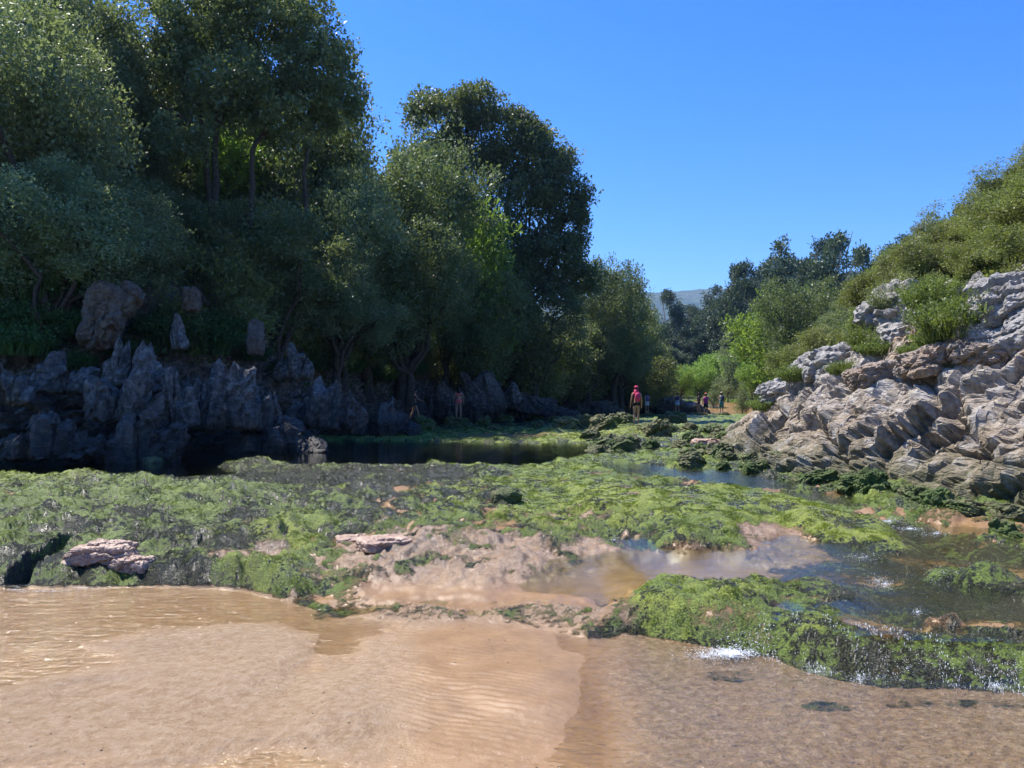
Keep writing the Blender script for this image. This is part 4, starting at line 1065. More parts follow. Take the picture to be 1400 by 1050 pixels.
# left cliff rocks
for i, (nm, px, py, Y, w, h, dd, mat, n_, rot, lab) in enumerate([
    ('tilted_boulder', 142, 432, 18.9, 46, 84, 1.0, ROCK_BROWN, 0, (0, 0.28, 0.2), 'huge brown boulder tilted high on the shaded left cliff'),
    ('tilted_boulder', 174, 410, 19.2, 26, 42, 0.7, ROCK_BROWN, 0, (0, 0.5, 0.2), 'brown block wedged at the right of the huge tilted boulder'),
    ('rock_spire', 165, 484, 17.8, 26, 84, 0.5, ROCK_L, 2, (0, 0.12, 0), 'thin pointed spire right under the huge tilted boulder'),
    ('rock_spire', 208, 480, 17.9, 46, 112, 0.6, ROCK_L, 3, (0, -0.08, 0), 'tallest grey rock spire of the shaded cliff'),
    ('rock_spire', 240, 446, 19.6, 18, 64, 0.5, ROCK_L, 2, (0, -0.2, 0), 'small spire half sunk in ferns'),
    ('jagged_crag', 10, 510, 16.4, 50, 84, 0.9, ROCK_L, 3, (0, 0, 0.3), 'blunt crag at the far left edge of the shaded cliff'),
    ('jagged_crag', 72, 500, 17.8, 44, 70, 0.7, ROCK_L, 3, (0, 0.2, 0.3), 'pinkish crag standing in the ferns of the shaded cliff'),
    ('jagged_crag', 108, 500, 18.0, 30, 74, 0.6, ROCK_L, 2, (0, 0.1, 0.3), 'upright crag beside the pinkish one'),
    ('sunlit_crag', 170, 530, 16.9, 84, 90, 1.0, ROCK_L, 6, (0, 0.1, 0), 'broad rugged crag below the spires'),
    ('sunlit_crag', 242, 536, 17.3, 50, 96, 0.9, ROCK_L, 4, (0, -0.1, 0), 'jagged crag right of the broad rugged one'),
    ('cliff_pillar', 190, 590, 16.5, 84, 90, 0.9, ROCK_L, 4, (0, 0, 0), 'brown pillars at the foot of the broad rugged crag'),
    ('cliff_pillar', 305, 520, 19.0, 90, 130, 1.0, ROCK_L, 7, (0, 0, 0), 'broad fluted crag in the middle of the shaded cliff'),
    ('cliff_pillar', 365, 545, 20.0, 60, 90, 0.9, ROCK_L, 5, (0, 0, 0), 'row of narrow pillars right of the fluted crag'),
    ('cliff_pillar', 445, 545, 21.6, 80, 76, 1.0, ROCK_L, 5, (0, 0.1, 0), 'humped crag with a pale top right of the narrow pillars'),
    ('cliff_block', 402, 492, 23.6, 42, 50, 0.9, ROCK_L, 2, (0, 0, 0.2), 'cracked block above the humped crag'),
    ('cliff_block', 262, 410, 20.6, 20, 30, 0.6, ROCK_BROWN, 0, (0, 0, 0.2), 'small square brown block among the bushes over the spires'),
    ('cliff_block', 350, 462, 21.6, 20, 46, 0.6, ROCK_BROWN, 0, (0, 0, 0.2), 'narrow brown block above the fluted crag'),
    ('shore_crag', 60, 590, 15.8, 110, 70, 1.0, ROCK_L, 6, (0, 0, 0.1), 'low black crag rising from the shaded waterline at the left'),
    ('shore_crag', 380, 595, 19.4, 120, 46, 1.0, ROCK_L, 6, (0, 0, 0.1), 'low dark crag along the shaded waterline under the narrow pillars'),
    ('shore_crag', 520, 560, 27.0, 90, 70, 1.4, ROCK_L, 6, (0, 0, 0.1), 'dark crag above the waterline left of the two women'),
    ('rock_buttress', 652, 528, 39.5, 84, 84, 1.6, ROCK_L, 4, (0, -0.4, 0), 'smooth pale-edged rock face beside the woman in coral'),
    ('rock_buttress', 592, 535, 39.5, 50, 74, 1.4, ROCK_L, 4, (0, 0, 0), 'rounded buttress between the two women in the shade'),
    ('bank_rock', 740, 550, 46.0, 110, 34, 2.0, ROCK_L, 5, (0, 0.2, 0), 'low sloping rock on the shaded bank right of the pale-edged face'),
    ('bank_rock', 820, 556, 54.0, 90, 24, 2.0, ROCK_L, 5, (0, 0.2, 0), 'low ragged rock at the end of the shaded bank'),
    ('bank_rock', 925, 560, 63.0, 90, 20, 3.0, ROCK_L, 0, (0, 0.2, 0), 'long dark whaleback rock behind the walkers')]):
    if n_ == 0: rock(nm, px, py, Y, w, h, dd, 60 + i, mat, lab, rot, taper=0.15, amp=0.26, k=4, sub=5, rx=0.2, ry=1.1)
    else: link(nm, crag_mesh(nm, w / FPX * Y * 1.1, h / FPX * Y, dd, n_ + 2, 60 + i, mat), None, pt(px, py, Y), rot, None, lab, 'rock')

# things on the flats
def gz1(x, y): return float(ground_fn(np.array([x]), np.array([y]))[0])
def flat_rock(name, px, py, w, h, dep, seed, mat, label, sink=0.25, rot=0.0, z0=0.2, **kw):
    x, y = at(px, py, z0); dims = (w / FPX * y, dep, h / FPX * y)
    me = rock_mesh(name, dims, seed, mat, **kw); z = gz1(x, y)
    return link(name, me, None, (x, y + dep * 0.3, z + dims[2] * (0.5 - sink)), (0, 0, rot), None, label, 'rock')
def slab_mat():
    t = NT('wet_sandstone'); P = t.coord(); n = t.noise(9, 6, 0.65, P); n2 = t.noise(60, 5, 0.7, P)
    c = t.ramp(n, [(0.3, (0.22, 0.13, 0.09)), (0.55, (0.40, 0.27, 0.19)), (0.75, (0.52, 0.38, 0.28))])
    return t.done(t.principled(c, 0.5, t.bump(t.math('ADD', n, t.math('MULTIPLY', n2, .4)), 0.6, 0.02), 0.5))
SLAB = slab_mat()
flat_rock('sandstone_slab', 132, 792, 92, 24, 0.35, 81, SLAB, 'larger pinkish sandstone slab lying at the water edge on the left', 0.2, 0.1, 0.0, k=6, amp=0.22, taper=0.2, sub=6, rx=0.05, ry=0.1)
flat_rock('sandstone_slab', 176, 794, 56, 18, 0.28, 82, SLAB, 'smaller pinkish slab overlapping the right end of the larger one', 0.15, -0.1, 0.0, k=6, amp=0.22, taper=0.2, sub=6, rx=0.05, ry=0.1)
flat_rock('cracked_slab', 522, 770, 66, 14, 0.4, 83, SLAB, 'flat cracked sandstone plate among the algae, left of the brown puddle', 0.62, 0.5, 0.1, k=7, amp=0.16, rx=0.05, ry=0.1)
flat_rock('cracked_slab', 480, 742, 44, 9, 0.3, 84, SLAB, 'thin pink plate behind the cracked sandstone plate', 0.6, 0.3, 0.15, k=7, amp=0.16, rx=0.05, ry=0.1)
flat_rock('cracked_slab', 410, 765, 40, 10, 0.22, 85, SLAB, 'small pink plate at the foot of the green hump', 0.6, 0.3, 0.1, k=7, amp=0.16, rx=0.05, ry=0.1)
flat_rock('algae_boulder', 205, 630, 28, 34, 0.7, 86, ROCK_ALG, 'sunlit knobbly algae boulder standing in the dark pool', 0.1, 0.3, 0.3, amp=0.2, k=3)
flat_rock('algae_boulder', 227, 628, 18, 18, 0.5, 87, ROCK_ALG, 'small knob leaning on the boulder in the dark pool', 0.1, 0.3, 0.3, amp=0.2, k=3)
flat_rock('algae_boulder', 182, 628, 16, 14, 0.4, 88, ROCK_ALG, 'green knob left of the boulder in the dark pool', 0.1, 0.3, 0.3, amp=0.2, k=3)
flat_rock('algae_boulder', 540, 586, 20, 22, 0.8, 89, ROCK_ALG, 'upright sunlit boulder at the edge of the shade below the two women', 0.1, 0.3, 0.3, amp=0.22, k=3)
flat_rock('algae_boulder', 553, 592, 34, 12, 1.0, 90, ROCK_ALG, 'low sunlit rock trailing right of the upright boulder', 0.2, 0.3, 0.3, amp=0.22, k=3)
flat_rock('algae_boulder', 692, 690, 40, 20, 0.35, 91, ROCK_ALG, 'dark seaweed hump alone on the bright algae flat', 0.3, 0.3, 0.25, amp=0.2, k=3)
flat_rock('pink_wedge', 968, 607, 34, 16, 0.8, 92, SLAB, 'pinkish wedge of rock at the toe of the right cliff', 0.45, -0.5, 0.3, amp=0.2, k=5)
BV = [rock_mesh('boulder', (1, 1, 0.8), 100 + k, ROCK_ALG, 5, 3.5, 0.3, 0.42) for k in range(5)]
rng = np.random.default_rng(12)
for k in range(58):
    px, py = (rng.uniform(800, 985), rng.uniform(574, 616)) if k < 42 else (rng.uniform(560, 800), rng.uniform(572, 590))
    x, y = at(px, py, 0.35); s = rng.uniform(10, 34) / FPX * y
    link('mossy_boulder', BV[k % 5], None, (x, y, gz1(x, y) + s * 0.08), (0, 0, rng.uniform(0, 6)), (s * rng.uniform(.9, 1.5), s, s * rng.uniform(.7, 1.2)),
         'rough algae-covered boulder in the sunlit rock field by the walkers' if k < 42 else 'dark mossy boulder at the foot of the shaded left bank', 'boulder', 'boulders in the rock field by the walkers' if k < 42 else 'boulders along the shaded bank')
for k in range(40):
    t_ = k / 40; px = 945 + 470 * t_ + rng.uniform(-15, 15); py = 630 + 92 * t_ + rng.uniform(-8, 12)
    x, y = at(px, py, 0.25); s = rng.uniform(14, 38) / FPX * y
    link('toe_boulder', BV[k % 5], None, (x, y, gz1(x, y) + s * 0.05), (0, 0, rng.uniform(0, 6)), (s * 1.1, s, s * rng.uniform(.6, 1.2)), 'brown-green pitted boulder along the waterline of the right cliff', 'boulder', 'boulders at the foot of the right cliff')

# ------------------------------------------------------------------ algae tufts (uncountable, instanced on points)
def gn_scatter(name, pts, scale, mat, blades, size, kind='stuff'):
    rng = np.random.default_rng(3)
    V, F = leaves(np.zeros((1, 3)), np.array([size]), blades, size * 0.9, rng, 0.45, 0.25, up=0.25)
    V[:, 2] = V[:, 2] * 0.7
    tm = mesh_np(name + '_sprig', V, F, mat, False)
    tob = bpy.data.objects.new(name + '_sprig', tm)
    me = bpy.data.meshes.new(name); me.vertices.add(len(pts)); me.vertices.foreach_set('co', np.asarray(pts, np.float32).ravel())
    a = me.attributes.new('size', 'FLOAT', 'POINT'); a.data.foreach_set('value', np.asarray(scale, np.float32))
    a = me.attributes.new('turn', 'FLOAT_VECTOR', 'POINT')
    rot = np.stack([rng.normal(size=len(pts)) * 0.3, rng.normal(size=len(pts)) * 0.3, rng.uniform(0, 6.28, len(pts))], 1)
    a.data.foreach_set('vector', rot.astype(np.float32).ravel()); me.update()
    ng = bpy.data.node_groups.new(name, 'GeometryNodeTree')
    ng.interface.new_socket('Geometry', in_out='INPUT', socket_type='NodeSocketGeometry'); ng.interface.new_socket('Geometry', in_out='OUTPUT', socket_type='NodeSocketGeometry')
    n = ng.nodes; l = ng.links; gi = n.new('NodeGroupInput'); go = n.new('NodeGroupOutput'); ip = n.new('GeometryNodeInstanceOnPoints')
    oi = n.new('GeometryNodeObjectInfo'); oi.inputs['Object'].default_value = tob
    s = n.new('GeometryNodeInputNamedAttribute'); s.data_type = 'FLOAT'; s.inputs[0].default_value = 'size'
    r = n.new('GeometryNodeInputNamedAttribute'); r.data_type = 'FLOAT_VECTOR'; r.inputs[0].default_value = 'turn'
    l.new(gi.outputs[0], ip.inputs['Points']); l.new(oi.outputs['Geometry'], ip.inputs['Instance'])
    l.new(s.outputs[0], ip.inputs['Scale']); l.new(r.outputs[0], ip.inputs['Rotation']); l.new(ip.outputs[0], go.inputs[0])
    o = link(name, me, kind=kind); m = o.modifiers.new('scatter', 'NODES'); m.node_group = ng
    return o
def algae_mat(name, a, b, c, rgh=0.6, spc=0.2):
    t = NT(name); geo = t.n.new('ShaderNodeNewGeometry'); oi = t.n.new('ShaderNodeObjectInfo')
    n = t.noise(2.2, 4, 0.6, geo.outputs['Position'])
    col = t.mix(t.ramp(n, [(0.42, 0.0), (0.58, 1.0)]), a, b)
    col = t.mix(t.math('POWER', geo.outputs['Random Per Island'], 4.0), col, c)
    p = t.principled(col, rgh, None, spc); tr = t.n.new('ShaderNodeBsdfTranslucent'); t.l.new(col, tr.inputs['Color'])
    m = t.n.new('ShaderNodeMixShader'); m.inputs[0].default_value = 0.25; t.l.new(p, m.inputs[1]); t.l.new(tr.outputs[0], m.inputs[2])
    return t.done(m.outputs[0])
ALG_G = algae_mat('green_algae', (0.075, 0.13, 0.012), (0.21, 0.27, 0.025), (0.36, 0.42, 0.08))
ALG_D = algae_mat('dark_algae', (0.018, 0.022, 0.012), (0.045, 0.055, 0.025), (0.10, 0.12, 0.07), 0.3, 0.5)
def samp(w, n, seed):
    rng = np.random.default_rng(seed); area = np.maximum(GY.ravel(), 2.2) ** 2.55
    w = w * area * (np.abs(GX.ravel() / np.maximum(GY.ravel(), 2.2)) < 0.74) * (GY.ravel() > 3) * (GY.ravel() < 34) / np.maximum(GY.ravel(), 4) ** 2.3
    w = w / w.sum(); i = rng.choice(len(w), n, p=w)
    P = GV[i] + rng.normal(size=(n, 3)) * np.stack([GY.ravel()[i] * 0.002, GY.ravel()[i] * 0.003, np.zeros(n)], 1)
    return P, np.clip(GY.ravel()[i] / 8, 0.6, 2.6) * rng.uniform(0.5, 1.4, n)
pn = np.clip(fbm2(GX.ravel(), GY.ravel(), 5, 4, 201, 0.6) * 7 - 0.3, 0.0, 1)
P_, s_ = samp((gal > 0.6) * (1 - gdk) ** 2 * (ge > -0.01) * pn * (0.3 + gbr), 120000, 1); gn_scatter('green_algae', P_, s_, ALG_G, 12, 0.0075)
P_, s_ = samp((gal > 0.55) * gdk * (ge > -0.05) * pn, 80000, 2); gn_scatter('dark_seaweed', P_, s_, ALG_D, 12, 0.008)

# foam, spray and shore litter
FOAM = simple('foam', (0.82, 0.84, 0.84), 0.35, 0.08, 40, 0.5)
V0 = np.array([(1, 0, 0), (-1, 0, 0), (0, 1, 0), (0, -1, 0), (0, 0, 1), (0, 0, -1)], float); F0 = np.array([(0, 2, 4), (2, 1, 4), (1, 3, 4), (3, 0, 4), (2, 0, 5), (1, 2, 5), (3, 1, 5), (0, 3, 5)])
def flecks(name, pts, sizes, mat, flatk=0.5, kind='stuff', seed=2):
    rng = np.random.default_rng(seed); n = len(pts)
    V = V0[None] * sizes[:, None, None] * np.array([1, 1, flatk]) * rng.uniform(0.6, 1.4, (n, 1, 3)) + rng.normal(size=(n, len(V0), 3)) * sizes[:, None, None] * 0.12 + pts[:, None]
    F = F0[None] + (np.arange(n) * len(V0))[:, None, None]
    link(name, mesh_np(name, V.reshape(-1, 3), F.reshape(-1, 3), mat), kind=kind)
rng = np.random.default_rng(5); fp = []; fs = []
for px, py, rx, ry, n, z0 in [(q_[0], q_[1], q_[2], q_[3], q_[4] * 3, q_[5]) for q_ in [(1000, 886, 42, 9, 600, 0.03), (965, 892, 45, 9, 160, 0.03), (1215, 716, 18, 3, 160, 0.25), (1245, 722, 25, 3, 90, 0.25), (1280, 729, 25, 4, 60, 0.24), (1120, 905, 40, 14, 110, 0.06), (1175, 915, 18, 10, 80, 0.06), (1360, 934, 22, 5, 110, 0.02), (1210, 800, 14, 8, 80, 0.18), (1200, 795, 24, 10, 60, 0.18), (1255, 838, 8, 6, 40, 0.17), (1180, 763, 40, 8, 50, 0.2), (1290, 790, 60, 20, 60, 0.18), (1000, 870, 60, 10, 70, 0.12), (840, 745, 20, 12, 50, 0.14), (60, 808, 60, 2, 60, 0.005), (20, 806, 30, 2, 40, 0.005), (110, 803, 40, 2, 40, 0.005), (1240, 905, 120, 18, 160, 0.08), (1390, 910, 40, 18, 60, 0.08)]]:
    a = rng.uniform(0, 6.28, n); r = np.abs(rng.normal(size=n)) * 0.6
    qx = px + rx * r * np.cos(a); qy = py + ry * r * np.sin(a)
    X, Y = at(qx, np.maximum(qy, 600), z0); Z = np.maximum(ground_fn(X, Y), water_level(X, Y)) + 0.004
    fp.append(np.stack([X, Y, Z], 1)); fs.append(rng.uniform(0.0012, 0.006, n) * np.clip(Y / 5, 0.7, 2) * (1.0 if n > 1500 else 0.6))
flecks('water_foam', np.vstack(fp), np.concatenate(fs), FOAM, 0.45)
n = 1300; px = rng.uniform(1035, 1400, n); t_ = (px - 1035) / 365; py = 893 + 42 * t_ + rng.uniform(-30, 6, n); X, Y = at(px, py, 0.05)
keep = noise2(X * 9, Y * 2, 44) > 0.05; X, Y = X[keep], Y[keep]; Z = np.maximum(ground_fn(X, Y), water_level(X, Y)) + 0.006
flecks('cascade_spray', np.stack([X, Y, Z], 1), rng.uniform(0.0008, 0.0024, len(X)), FOAM, 4.0)
PEB = simple('pebble', (0.11, 0.085, 0.065), 0.6, 0.5, 50, 0.4)
n = 420; px = rng.uniform(0, 1400, n); py = rng.uniform(815, 1050, n); X, Y = at(px, py, 0.0); ok = ledge_q(X, Y) < -0.05
cl = noise2(X * 1.3, Y * 1.3, 8) > -0.05; ok &= cl; X, Y = X[ok], Y[ok]
flecks('pebbles', np.stack([X, Y, ground_fn(X, Y) + 0.001], 1), rng.uniform(0.002, 0.007, len(X)), PEB, 0.6)

# ------------------------------------------------------------------ people
def skin_body(name, J, B, mat):
    names = list(J); idx = {k: i for i, k in enumerate(names)}
    me = bpy.data.meshes.new(name); me.from_pydata([J[k][0] for k in names], [(idx[a], idx[b]) for a, b in B], []); me.update()
    o = bpy.data.objects.new(name, me); COL.objects.link(o)
    m = o.modifiers.new('skin', 'SKIN'); m.use_smooth_shade = True; m.branch_smoothing = 0.6
    if not me.skin_vertices: me.skin_vertices.new() if hasattr(me.skin_vertices, 'new') else None
    sv = me.skin_vertices[0].data
    for k, i in idx.items():
        r = J[k][1]; sv[i].radius = r if hasattr(r, '__len__') else (r, r); sv[i].use_root = (k == 'pelvis')
    s = o.modifiers.new('sub', 'SUBSURF'); s.levels = 1; s.render_levels = 1
    dg = bpy.context.evaluated_depsgraph_get(); em = bpy.data.meshes.new_from_object(o.evaluated_get(dg)); em.name = name
    bpy.data.objects.remove(o); em.materials.clear(); em.materials.append(mat)
    for p in em.polygons: p.use_smooth = True
    return em
def loft(name, rings, mat, n=14, cap=True):
    V = []; 
    for (x, y, z, rx, ry) in rings:
        for k in range(n):
            a = 2 * math.pi * k / n; V.append((x + rx * math.cos(a), y + ry * math.sin(a), z))
    m = len(rings); F = [[i * n + k, i * n + (k + 1) % n, (i + 1) * n + (k + 1) % n, (i + 1) * n + k] for i in range(m - 1) for k in range(n)]
    me = bpy.data.meshes.new(name); faces = F + ([list(range(n))[::-1], [(m - 1) * n + k for k in range(n)]] if cap else [])
    me.from_pydata(V, [], faces); me.materials.append(mat)
    for p in me.polygons: p.use_smooth = True
    me.update(); return me
def cm_(name, c, r=0.8): return simple(name, c, r, 0.15, 30, 0.3)
SKIN = cm_('skin', (0.42, 0.25, 0.17), 0.5); SKIN_D = cm_('tanned_skin', (0.36, 0.20, 0.13), 0.5); HAIR = cm_('dark_hair', (0.02, 0.013, 0.01), 0.5)

def person(loc, h, yaw, label, clothes, skin=SKIN, stance=0, group=None, hair=HAIR):
    s = h / 1.65; J = {}; B = []
    def j(k, p, r, par=None):
        J[k] = (p, r)
        if par: B.append((par, k))
    st = stance
    j('pelvis', (0, 0, .93), (.135, .10)); j('waist', (0, 0, 1.08), (.105, .08), 'pelvis'); j('chest', (0, 0, 1.26), (.135, .095), 'waist'); j('nb', (0, 0, 1.39), (.07, .06), 'chest')
    j('neck', (0, .0, 1.45), .045, 'nb'); j('jaw', (0, .02, 1.51), (.06, .07), 'neck'); j('head', (0, .01, 1.57), (.072, .088), 'jaw'); j('crown', (0, 0, 1.63), (.05, .06), 'head')
    for sgn, q in ((-1, 'l'), (1, 'r')):
        arm = clothes.get('arms', {}).get(q)
        sh = (sgn * .165, 0, 1.36); el = (sgn * .225, -.03, 1.10); wr = (sgn * .245, .05, .87)
        if arm: el, wr = arm
        j('sh' + q, sh, .048, 'nb'); j('el' + q, el, .036, 'sh' + q); j('wr' + q, wr, .025, 'el' + q)
        d = Vector(wr) - Vector(el); d.normalize(); pl = Vector(wr) + d * .06; j('pa' + q, tuple(pl), (.032, .018), 'wr' + q)
        side = d.cross(Vector((sgn, 0.2, 0))).normalized() if abs(d.x) < .95 else Vector((0, 1, 0))
        for f in range(4):
            t = pl + side * (.021 * (f - 1.5)) + d * .045; L = (.035, .042, .038, .028)[f]
            j(f'f{f}' + q, tuple(t), .009, 'pa' + q); j(f't{f}' + q, tuple(t + d * L + Vector((-sgn * .012, .01, 0))), .007, f'f{f}' + q)
        t = Vector(wr) + d * .03 + side * .04; j('th' + q, tuple(t), .010, 'wr' + q); j('tt' + q, tuple(t + d * .035), .008, 'th' + q)
        yk = sgn * .05 * st; j('hi' + q, (sgn * .085, 0, .86), (.088, .09), 'pelvis'); j('kn' + q, (sgn * .10, .03 + yk * 1.2, .49), .054, 'hi' + q)
        j('ca' + q, (sgn * .105, -.01 + yk * 1.8, .34), .05, 'kn' + q); j('an' + q, (sgn * .11, -.02 + yk * 2.4, .09), .034, 'ca' + q); j('ft' + q, (sgn * .125, .13 + yk * 2.4, .035), (.036, .026), 'an' + q)
    root = link('person', None, None, loc, (0, 0, yaw), s, label, 'person', group)
    link('body', skin_body('body', J, B, skin), root)
    # face: nose, eyes, mouth, ears as small features on the head
    nv, nf = ico(1)
    def dot(c, r, mat, nm): link(nm, mesh_np(nm, nv * np.array(r) + np.array(c), nf, mat), root)
    dot((0, .105, 1.545), (.012, .018, .018), skin, 'nose'); dot((0, .092, 1.508), (.022, .008, .006), cm_('lips', (.35, .12, .1)), 'mouth')
    for sg in (-1, 1): dot((sg * .03, .088, 1.572), (.012, .008, .007), HAIR, 'eye'); dot((sg * .075, .0, 1.555), (.01, .018, .028), skin, 'ear')
    H_ = clothes.get('hair', 'short')
    if H_ == 'long': hr = [(0, -.02, 1.30, .05, .03), (0, -.05, 1.36, .085, .05), (0, -.04, 1.48, .088, .07), (0, -.01, 1.58, .092, .10), (0, -.005, 1.65, .075, .085), (0, 0, 1.685, .02, .02)]
    else: hr = [(0, -.035, 1.47, .045, .04), (0, -.03, 1.52, .08, .075), (0, -.015, 1.59, .088, .097), (0, -.005, 1.65, .07, .08), (0, 0, 1.685, .02, .02)]
    link('hair', loft('hair', hr, hair), root)
    for nm, rings, mat in clothes['items']:
        if nm in ('backpack', 'belt_bag'):
            b_ = link(nm, loft(nm, rings, mat), None, loc, (0, 0, yaw), s, clothes.get('bag', 'bag') , 'bag')
        else: link(nm, loft(nm, rings, mat), root)
    return root
def torso(a, b, e=.012):
    T = [(.90, .165, .125), (.97, .155, .118), (1.08, .128, .10), (1.18, .14, .108), (1.27, .155, .115), (1.36, .165, .085), (1.41, .09, .07)]
    zs = [t[0] for t in T]; z = [a] + [q for q in zs if a < q < b] + [b]
    return [(0, 0, q, np.interp(q, zs, [t[1] for t in T]) + e, np.interp(q, zs, [t[2] for t in T]) + e) for q in z]
def pack(zlo=1.02, zhi=1.42, w=.13): return [(0, -.17, zlo, w * .8, .05), (0, -.18, zlo + .03, w, .075), (0, -.185, (zlo + zhi) / 2, w, .085), (0, -.175, zhi - .06, w * .92, .07), (0, -.16, zhi, w * .5, .035)]
def skirt(a, b, w0, w1): return [(0, 0, b, w1, w1 * .75), (0, 0, (a + b) / 2, (w0 + w1) / 2, (w0 + w1) * .37), (0, 0, a, w0, w0 * .75)][::-1]
PINK = cm_('pink_cloth', (0.55, 0.05, 0.13)); BLACK = cm_('black_cloth', (0.015, 0.015, 0.018)); WHITE = cm_('white_cloth', (0.62, 0.60, 0.62)); NAVY = cm_('navy_cloth', (0.03, 0.045, 0.10)); LBLUE = cm_('pale_denim', (0.42, 0.52, 0.62)); MAG = cm_('magenta_cloth', (0.36, 0.03, 0.20)); TEAL = cm_('teal_cloth', (0.06, 0.20, 0.24)); RED = cm_('coral_cloth', (0.75, 0.16, 0.16)); STRAW = cm_('straw', (0.5, 0.42, 0.36)); PURP = cm_('mauve_cloth', (0.16, 0.13, 0.24))
cap = [(0, .0, 1.60, .098, .108), (0, 0, 1.65, .09, .10), (0, 0, 1.69, .06, .065), (0, 0, 1.70, .01, .01)]
brim = [(0, .01, 1.612, .17, .18), (0, .01, 1.622, .17, .18)]
def put(px, Y, dz=0.0):
    x = (px - CX) / FPX * Y; return (x, Y, gz1(x, Y) + dz)
def stand(px, Y, py):
    """place feet at the photographed row, with a rock under them if the ground is lower"""
    x = (px - CX) / FPX * Y; z = EYE + (HY - py) / FPX * Y; g = gz1(x, Y); z = min(max(z, g - 0.03), g + 0.5); return (x, Y, z)
P1 = [('bikini_bottom', torso(.86, .98, .004), BLACK), ('backpack', pack(1.03, 1.40, .12), PINK), ('headscarf', [(0, -.02, 1.30, .17, .12), (0, -.02, 1.38, .15, .12), (0, -.02, 1.46, .10, .10), (0, -.01, 1.53, .095, .10)], PINK), ('cap', cap, PINK)]
feet = []
def add_person(px, Y, py, *a, **k):
    l = stand(px, Y, py); feet.append(l); return person(l, *a, **k)
add_person(870, 33.0, 585, 1.66, 0.15, 'nearest walker in a black bikini with a pink backpack and pink cap, seen from behind', {'items': P1, 'bag': 'bright pink backpack worn by the nearest walker'}, stance=0.6)
add_person(884.5, 56, 567, 1.60, 0.1, 'walker in white with a dark patterned rucksack, just right of the nearest walker', {'items': [('shirt', torso(1.0, 1.40, .02), WHITE), ('shorts', skirt(.68, 1.0, .185, .15), WHITE), ('backpack', pack(), PURP)], 'bag': 'dark mauve rucksack on the back of the walker in white'}, SKIN_D, 0.5)
add_person(926, 57, 567, 1.62, -0.2, 'walker in a navy top and pale blue shorts bending an arm', {'items': [('shirt', torso(1.0, 1.40, .02), NAVY), ('shorts', skirt(.72, 1.02, .19, .155), LBLUE), ('belt_bag', [(0, -.02, 1.04, .16, .13), (0, -.02, 1.08, .16, .13)], WHITE)], 'bag': 'white belt bag round the waist of the walker in navy', 'arms': {'l': ((-.27, .02, 1.14), (-.14, .18, 1.16)), 'r': ((.27, .02, 1.14), (.14, .18, 1.16))}}, SKIN_D, 0.7)
add_person(955.5, 60, 565, 1.58, 1.2, 'dark-clothed walker half hidden left of the magenta shirt', {'items': [('shirt', torso(1.0, 1.40, .02), BLACK), ('shorts', skirt(.76, 1.0, .17, .14), BLACK)], 'hair': 'long'}, SKIN_D, 1.2)
add_person(965, 57, 569, 1.66, -0.1, 'walker in a magenta shirt and black shorts swinging one arm', {'items': [('shirt', torso(.94, 1.40, .03), MAG), ('shorts', skirt(.62, .96, .185, .16), BLACK), ('cap', cap, RED)], 'arms': {'r': ((.30, .02, 1.15), (.42, .05, .98))}}, SKIN_D, 0.5)
add_person(986.5, 60, 565, 1.62, 0.2, 'rightmost walker in a grey top and teal wrap wearing a sun hat', {'items': [('shirt', torso(1.02, 1.40, .02), WHITE), ('wrap', skirt(.50, 1.04, .20, .15), TEAL), ('hat_brim', brim, STRAW), ('hat_crown', cap, STRAW), ('backpack', pack(1.0, 1.38, .13), NAVY)], 'bag': 'navy backpack of the walker in the sun hat'}, SKIN_D, 0.3)
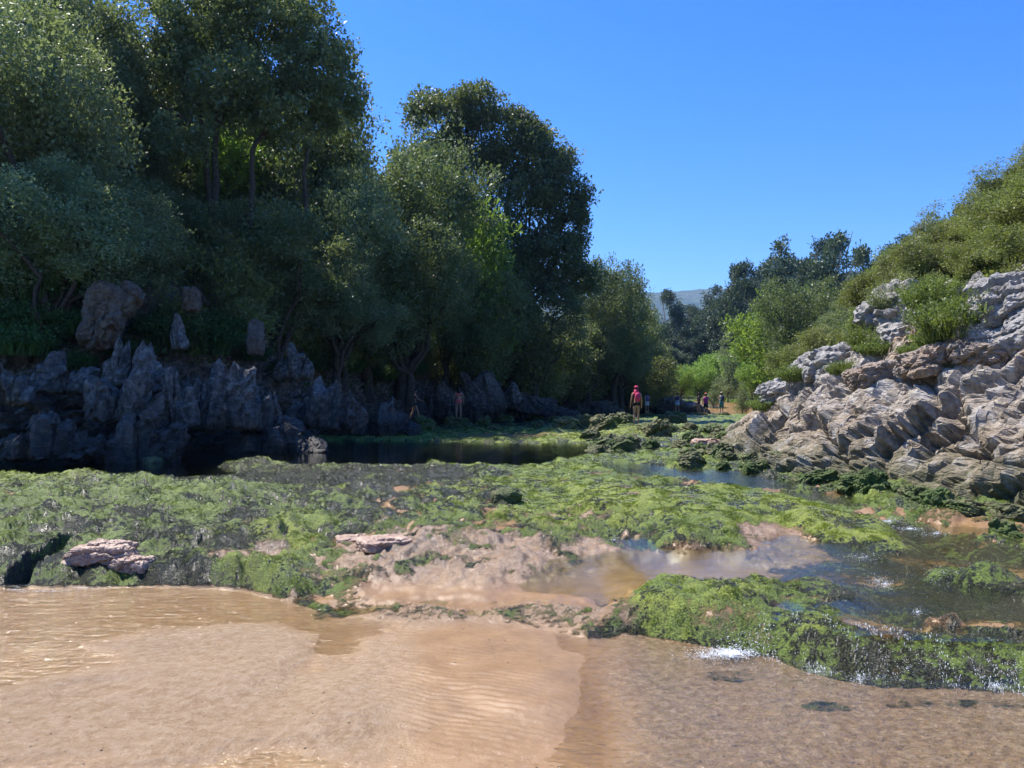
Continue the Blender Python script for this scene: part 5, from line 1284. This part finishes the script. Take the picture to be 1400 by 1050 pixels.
add_person(567, 35.5, 577, 1.50, -1.2, 'woman in a dark bikini stepping over rocks in the shade by the cliff', {'items': [('bikini_top', torso(1.22, 1.30, .006), BLACK), ('bikini_bottom', torso(.86, .97, .004), BLACK)], 'arms': {'r': ((.24, .12, 1.14), (.16, .30, 1.10))}}, SKIN, 1.8)
add_person(627, 36.5, 573, 1.52, 0.1, 'long-haired woman in a coral swimsuit standing in the shade by the cliff', {'items': [('swimsuit_top', torso(1.20, 1.32, .006), RED), ('swim_shorts', torso(.84, 1.03, .012), RED)], 'hair': 'long'}, SKIN, 0.1)
for i, l in enumerate(feet):
    if l[2] > gz1(l[0], l[1]) + 0.03:
        hgt = l[2] - gz1(l[0], l[1]) + 0.35
        link('standing_rock', BV[i % 5], None, (l[0], l[1], l[2] - hgt * 0.33), (0, 0, i * 1.3), (1.3, 1.1, hgt), f'low rock under the feet of the ' + ['nearest walker', 'walker in white', 'walker in navy', 'dark-clothed walker', 'walker in magenta', 'walker with the sun hat', 'woman in the dark bikini', 'woman in coral'][i], 'rock')

# ------------------------------------------------------------------ air
HAZE = 0.00017
hm = bpy.data.materials.new('haze'); hm.use_nodes = True; hn = hm.node_tree.nodes
for n_ in list(hn): hn.remove(n_)
ho = hn.new('ShaderNodeOutputMaterial'); pv = hn.new('ShaderNodeVolumePrincipled'); pv.inputs['Color'].default_value = (0.34, 0.62, 1.0, 1); pv.inputs['Density'].default_value = HAZE; pv.inputs['Anisotropy'].default_value = 0.3
hm.node_tree.links.new(pv.outputs[0], ho.inputs['Volume'])
x0, x1, y0, y1, z0, z1 = -7000, 7000, -4000, 9500, -2.0, 480
bv = [(x, y, z) for x in (x0, x1) for y in (y0, y1) for z in (z0, z1)]
hb = bpy.data.meshes.new('haze'); hb.from_pydata(bv, [], [(0, 1, 3, 2), (4, 6, 7, 5), (0, 4, 5, 1), (2, 3, 7, 6), (0, 2, 6, 4), (1, 5, 7, 3)]); hb.materials.append(hm)
link('haze', hb, kind='stuff')
print('tris', sum(sum(len(p.vertices) - 2 for p in m.polygons) if len(m.polygons) < 3000 else len(m.polygons) * (len(m.polygons[0].vertices) - 2) for m in bpy.data.meshes))
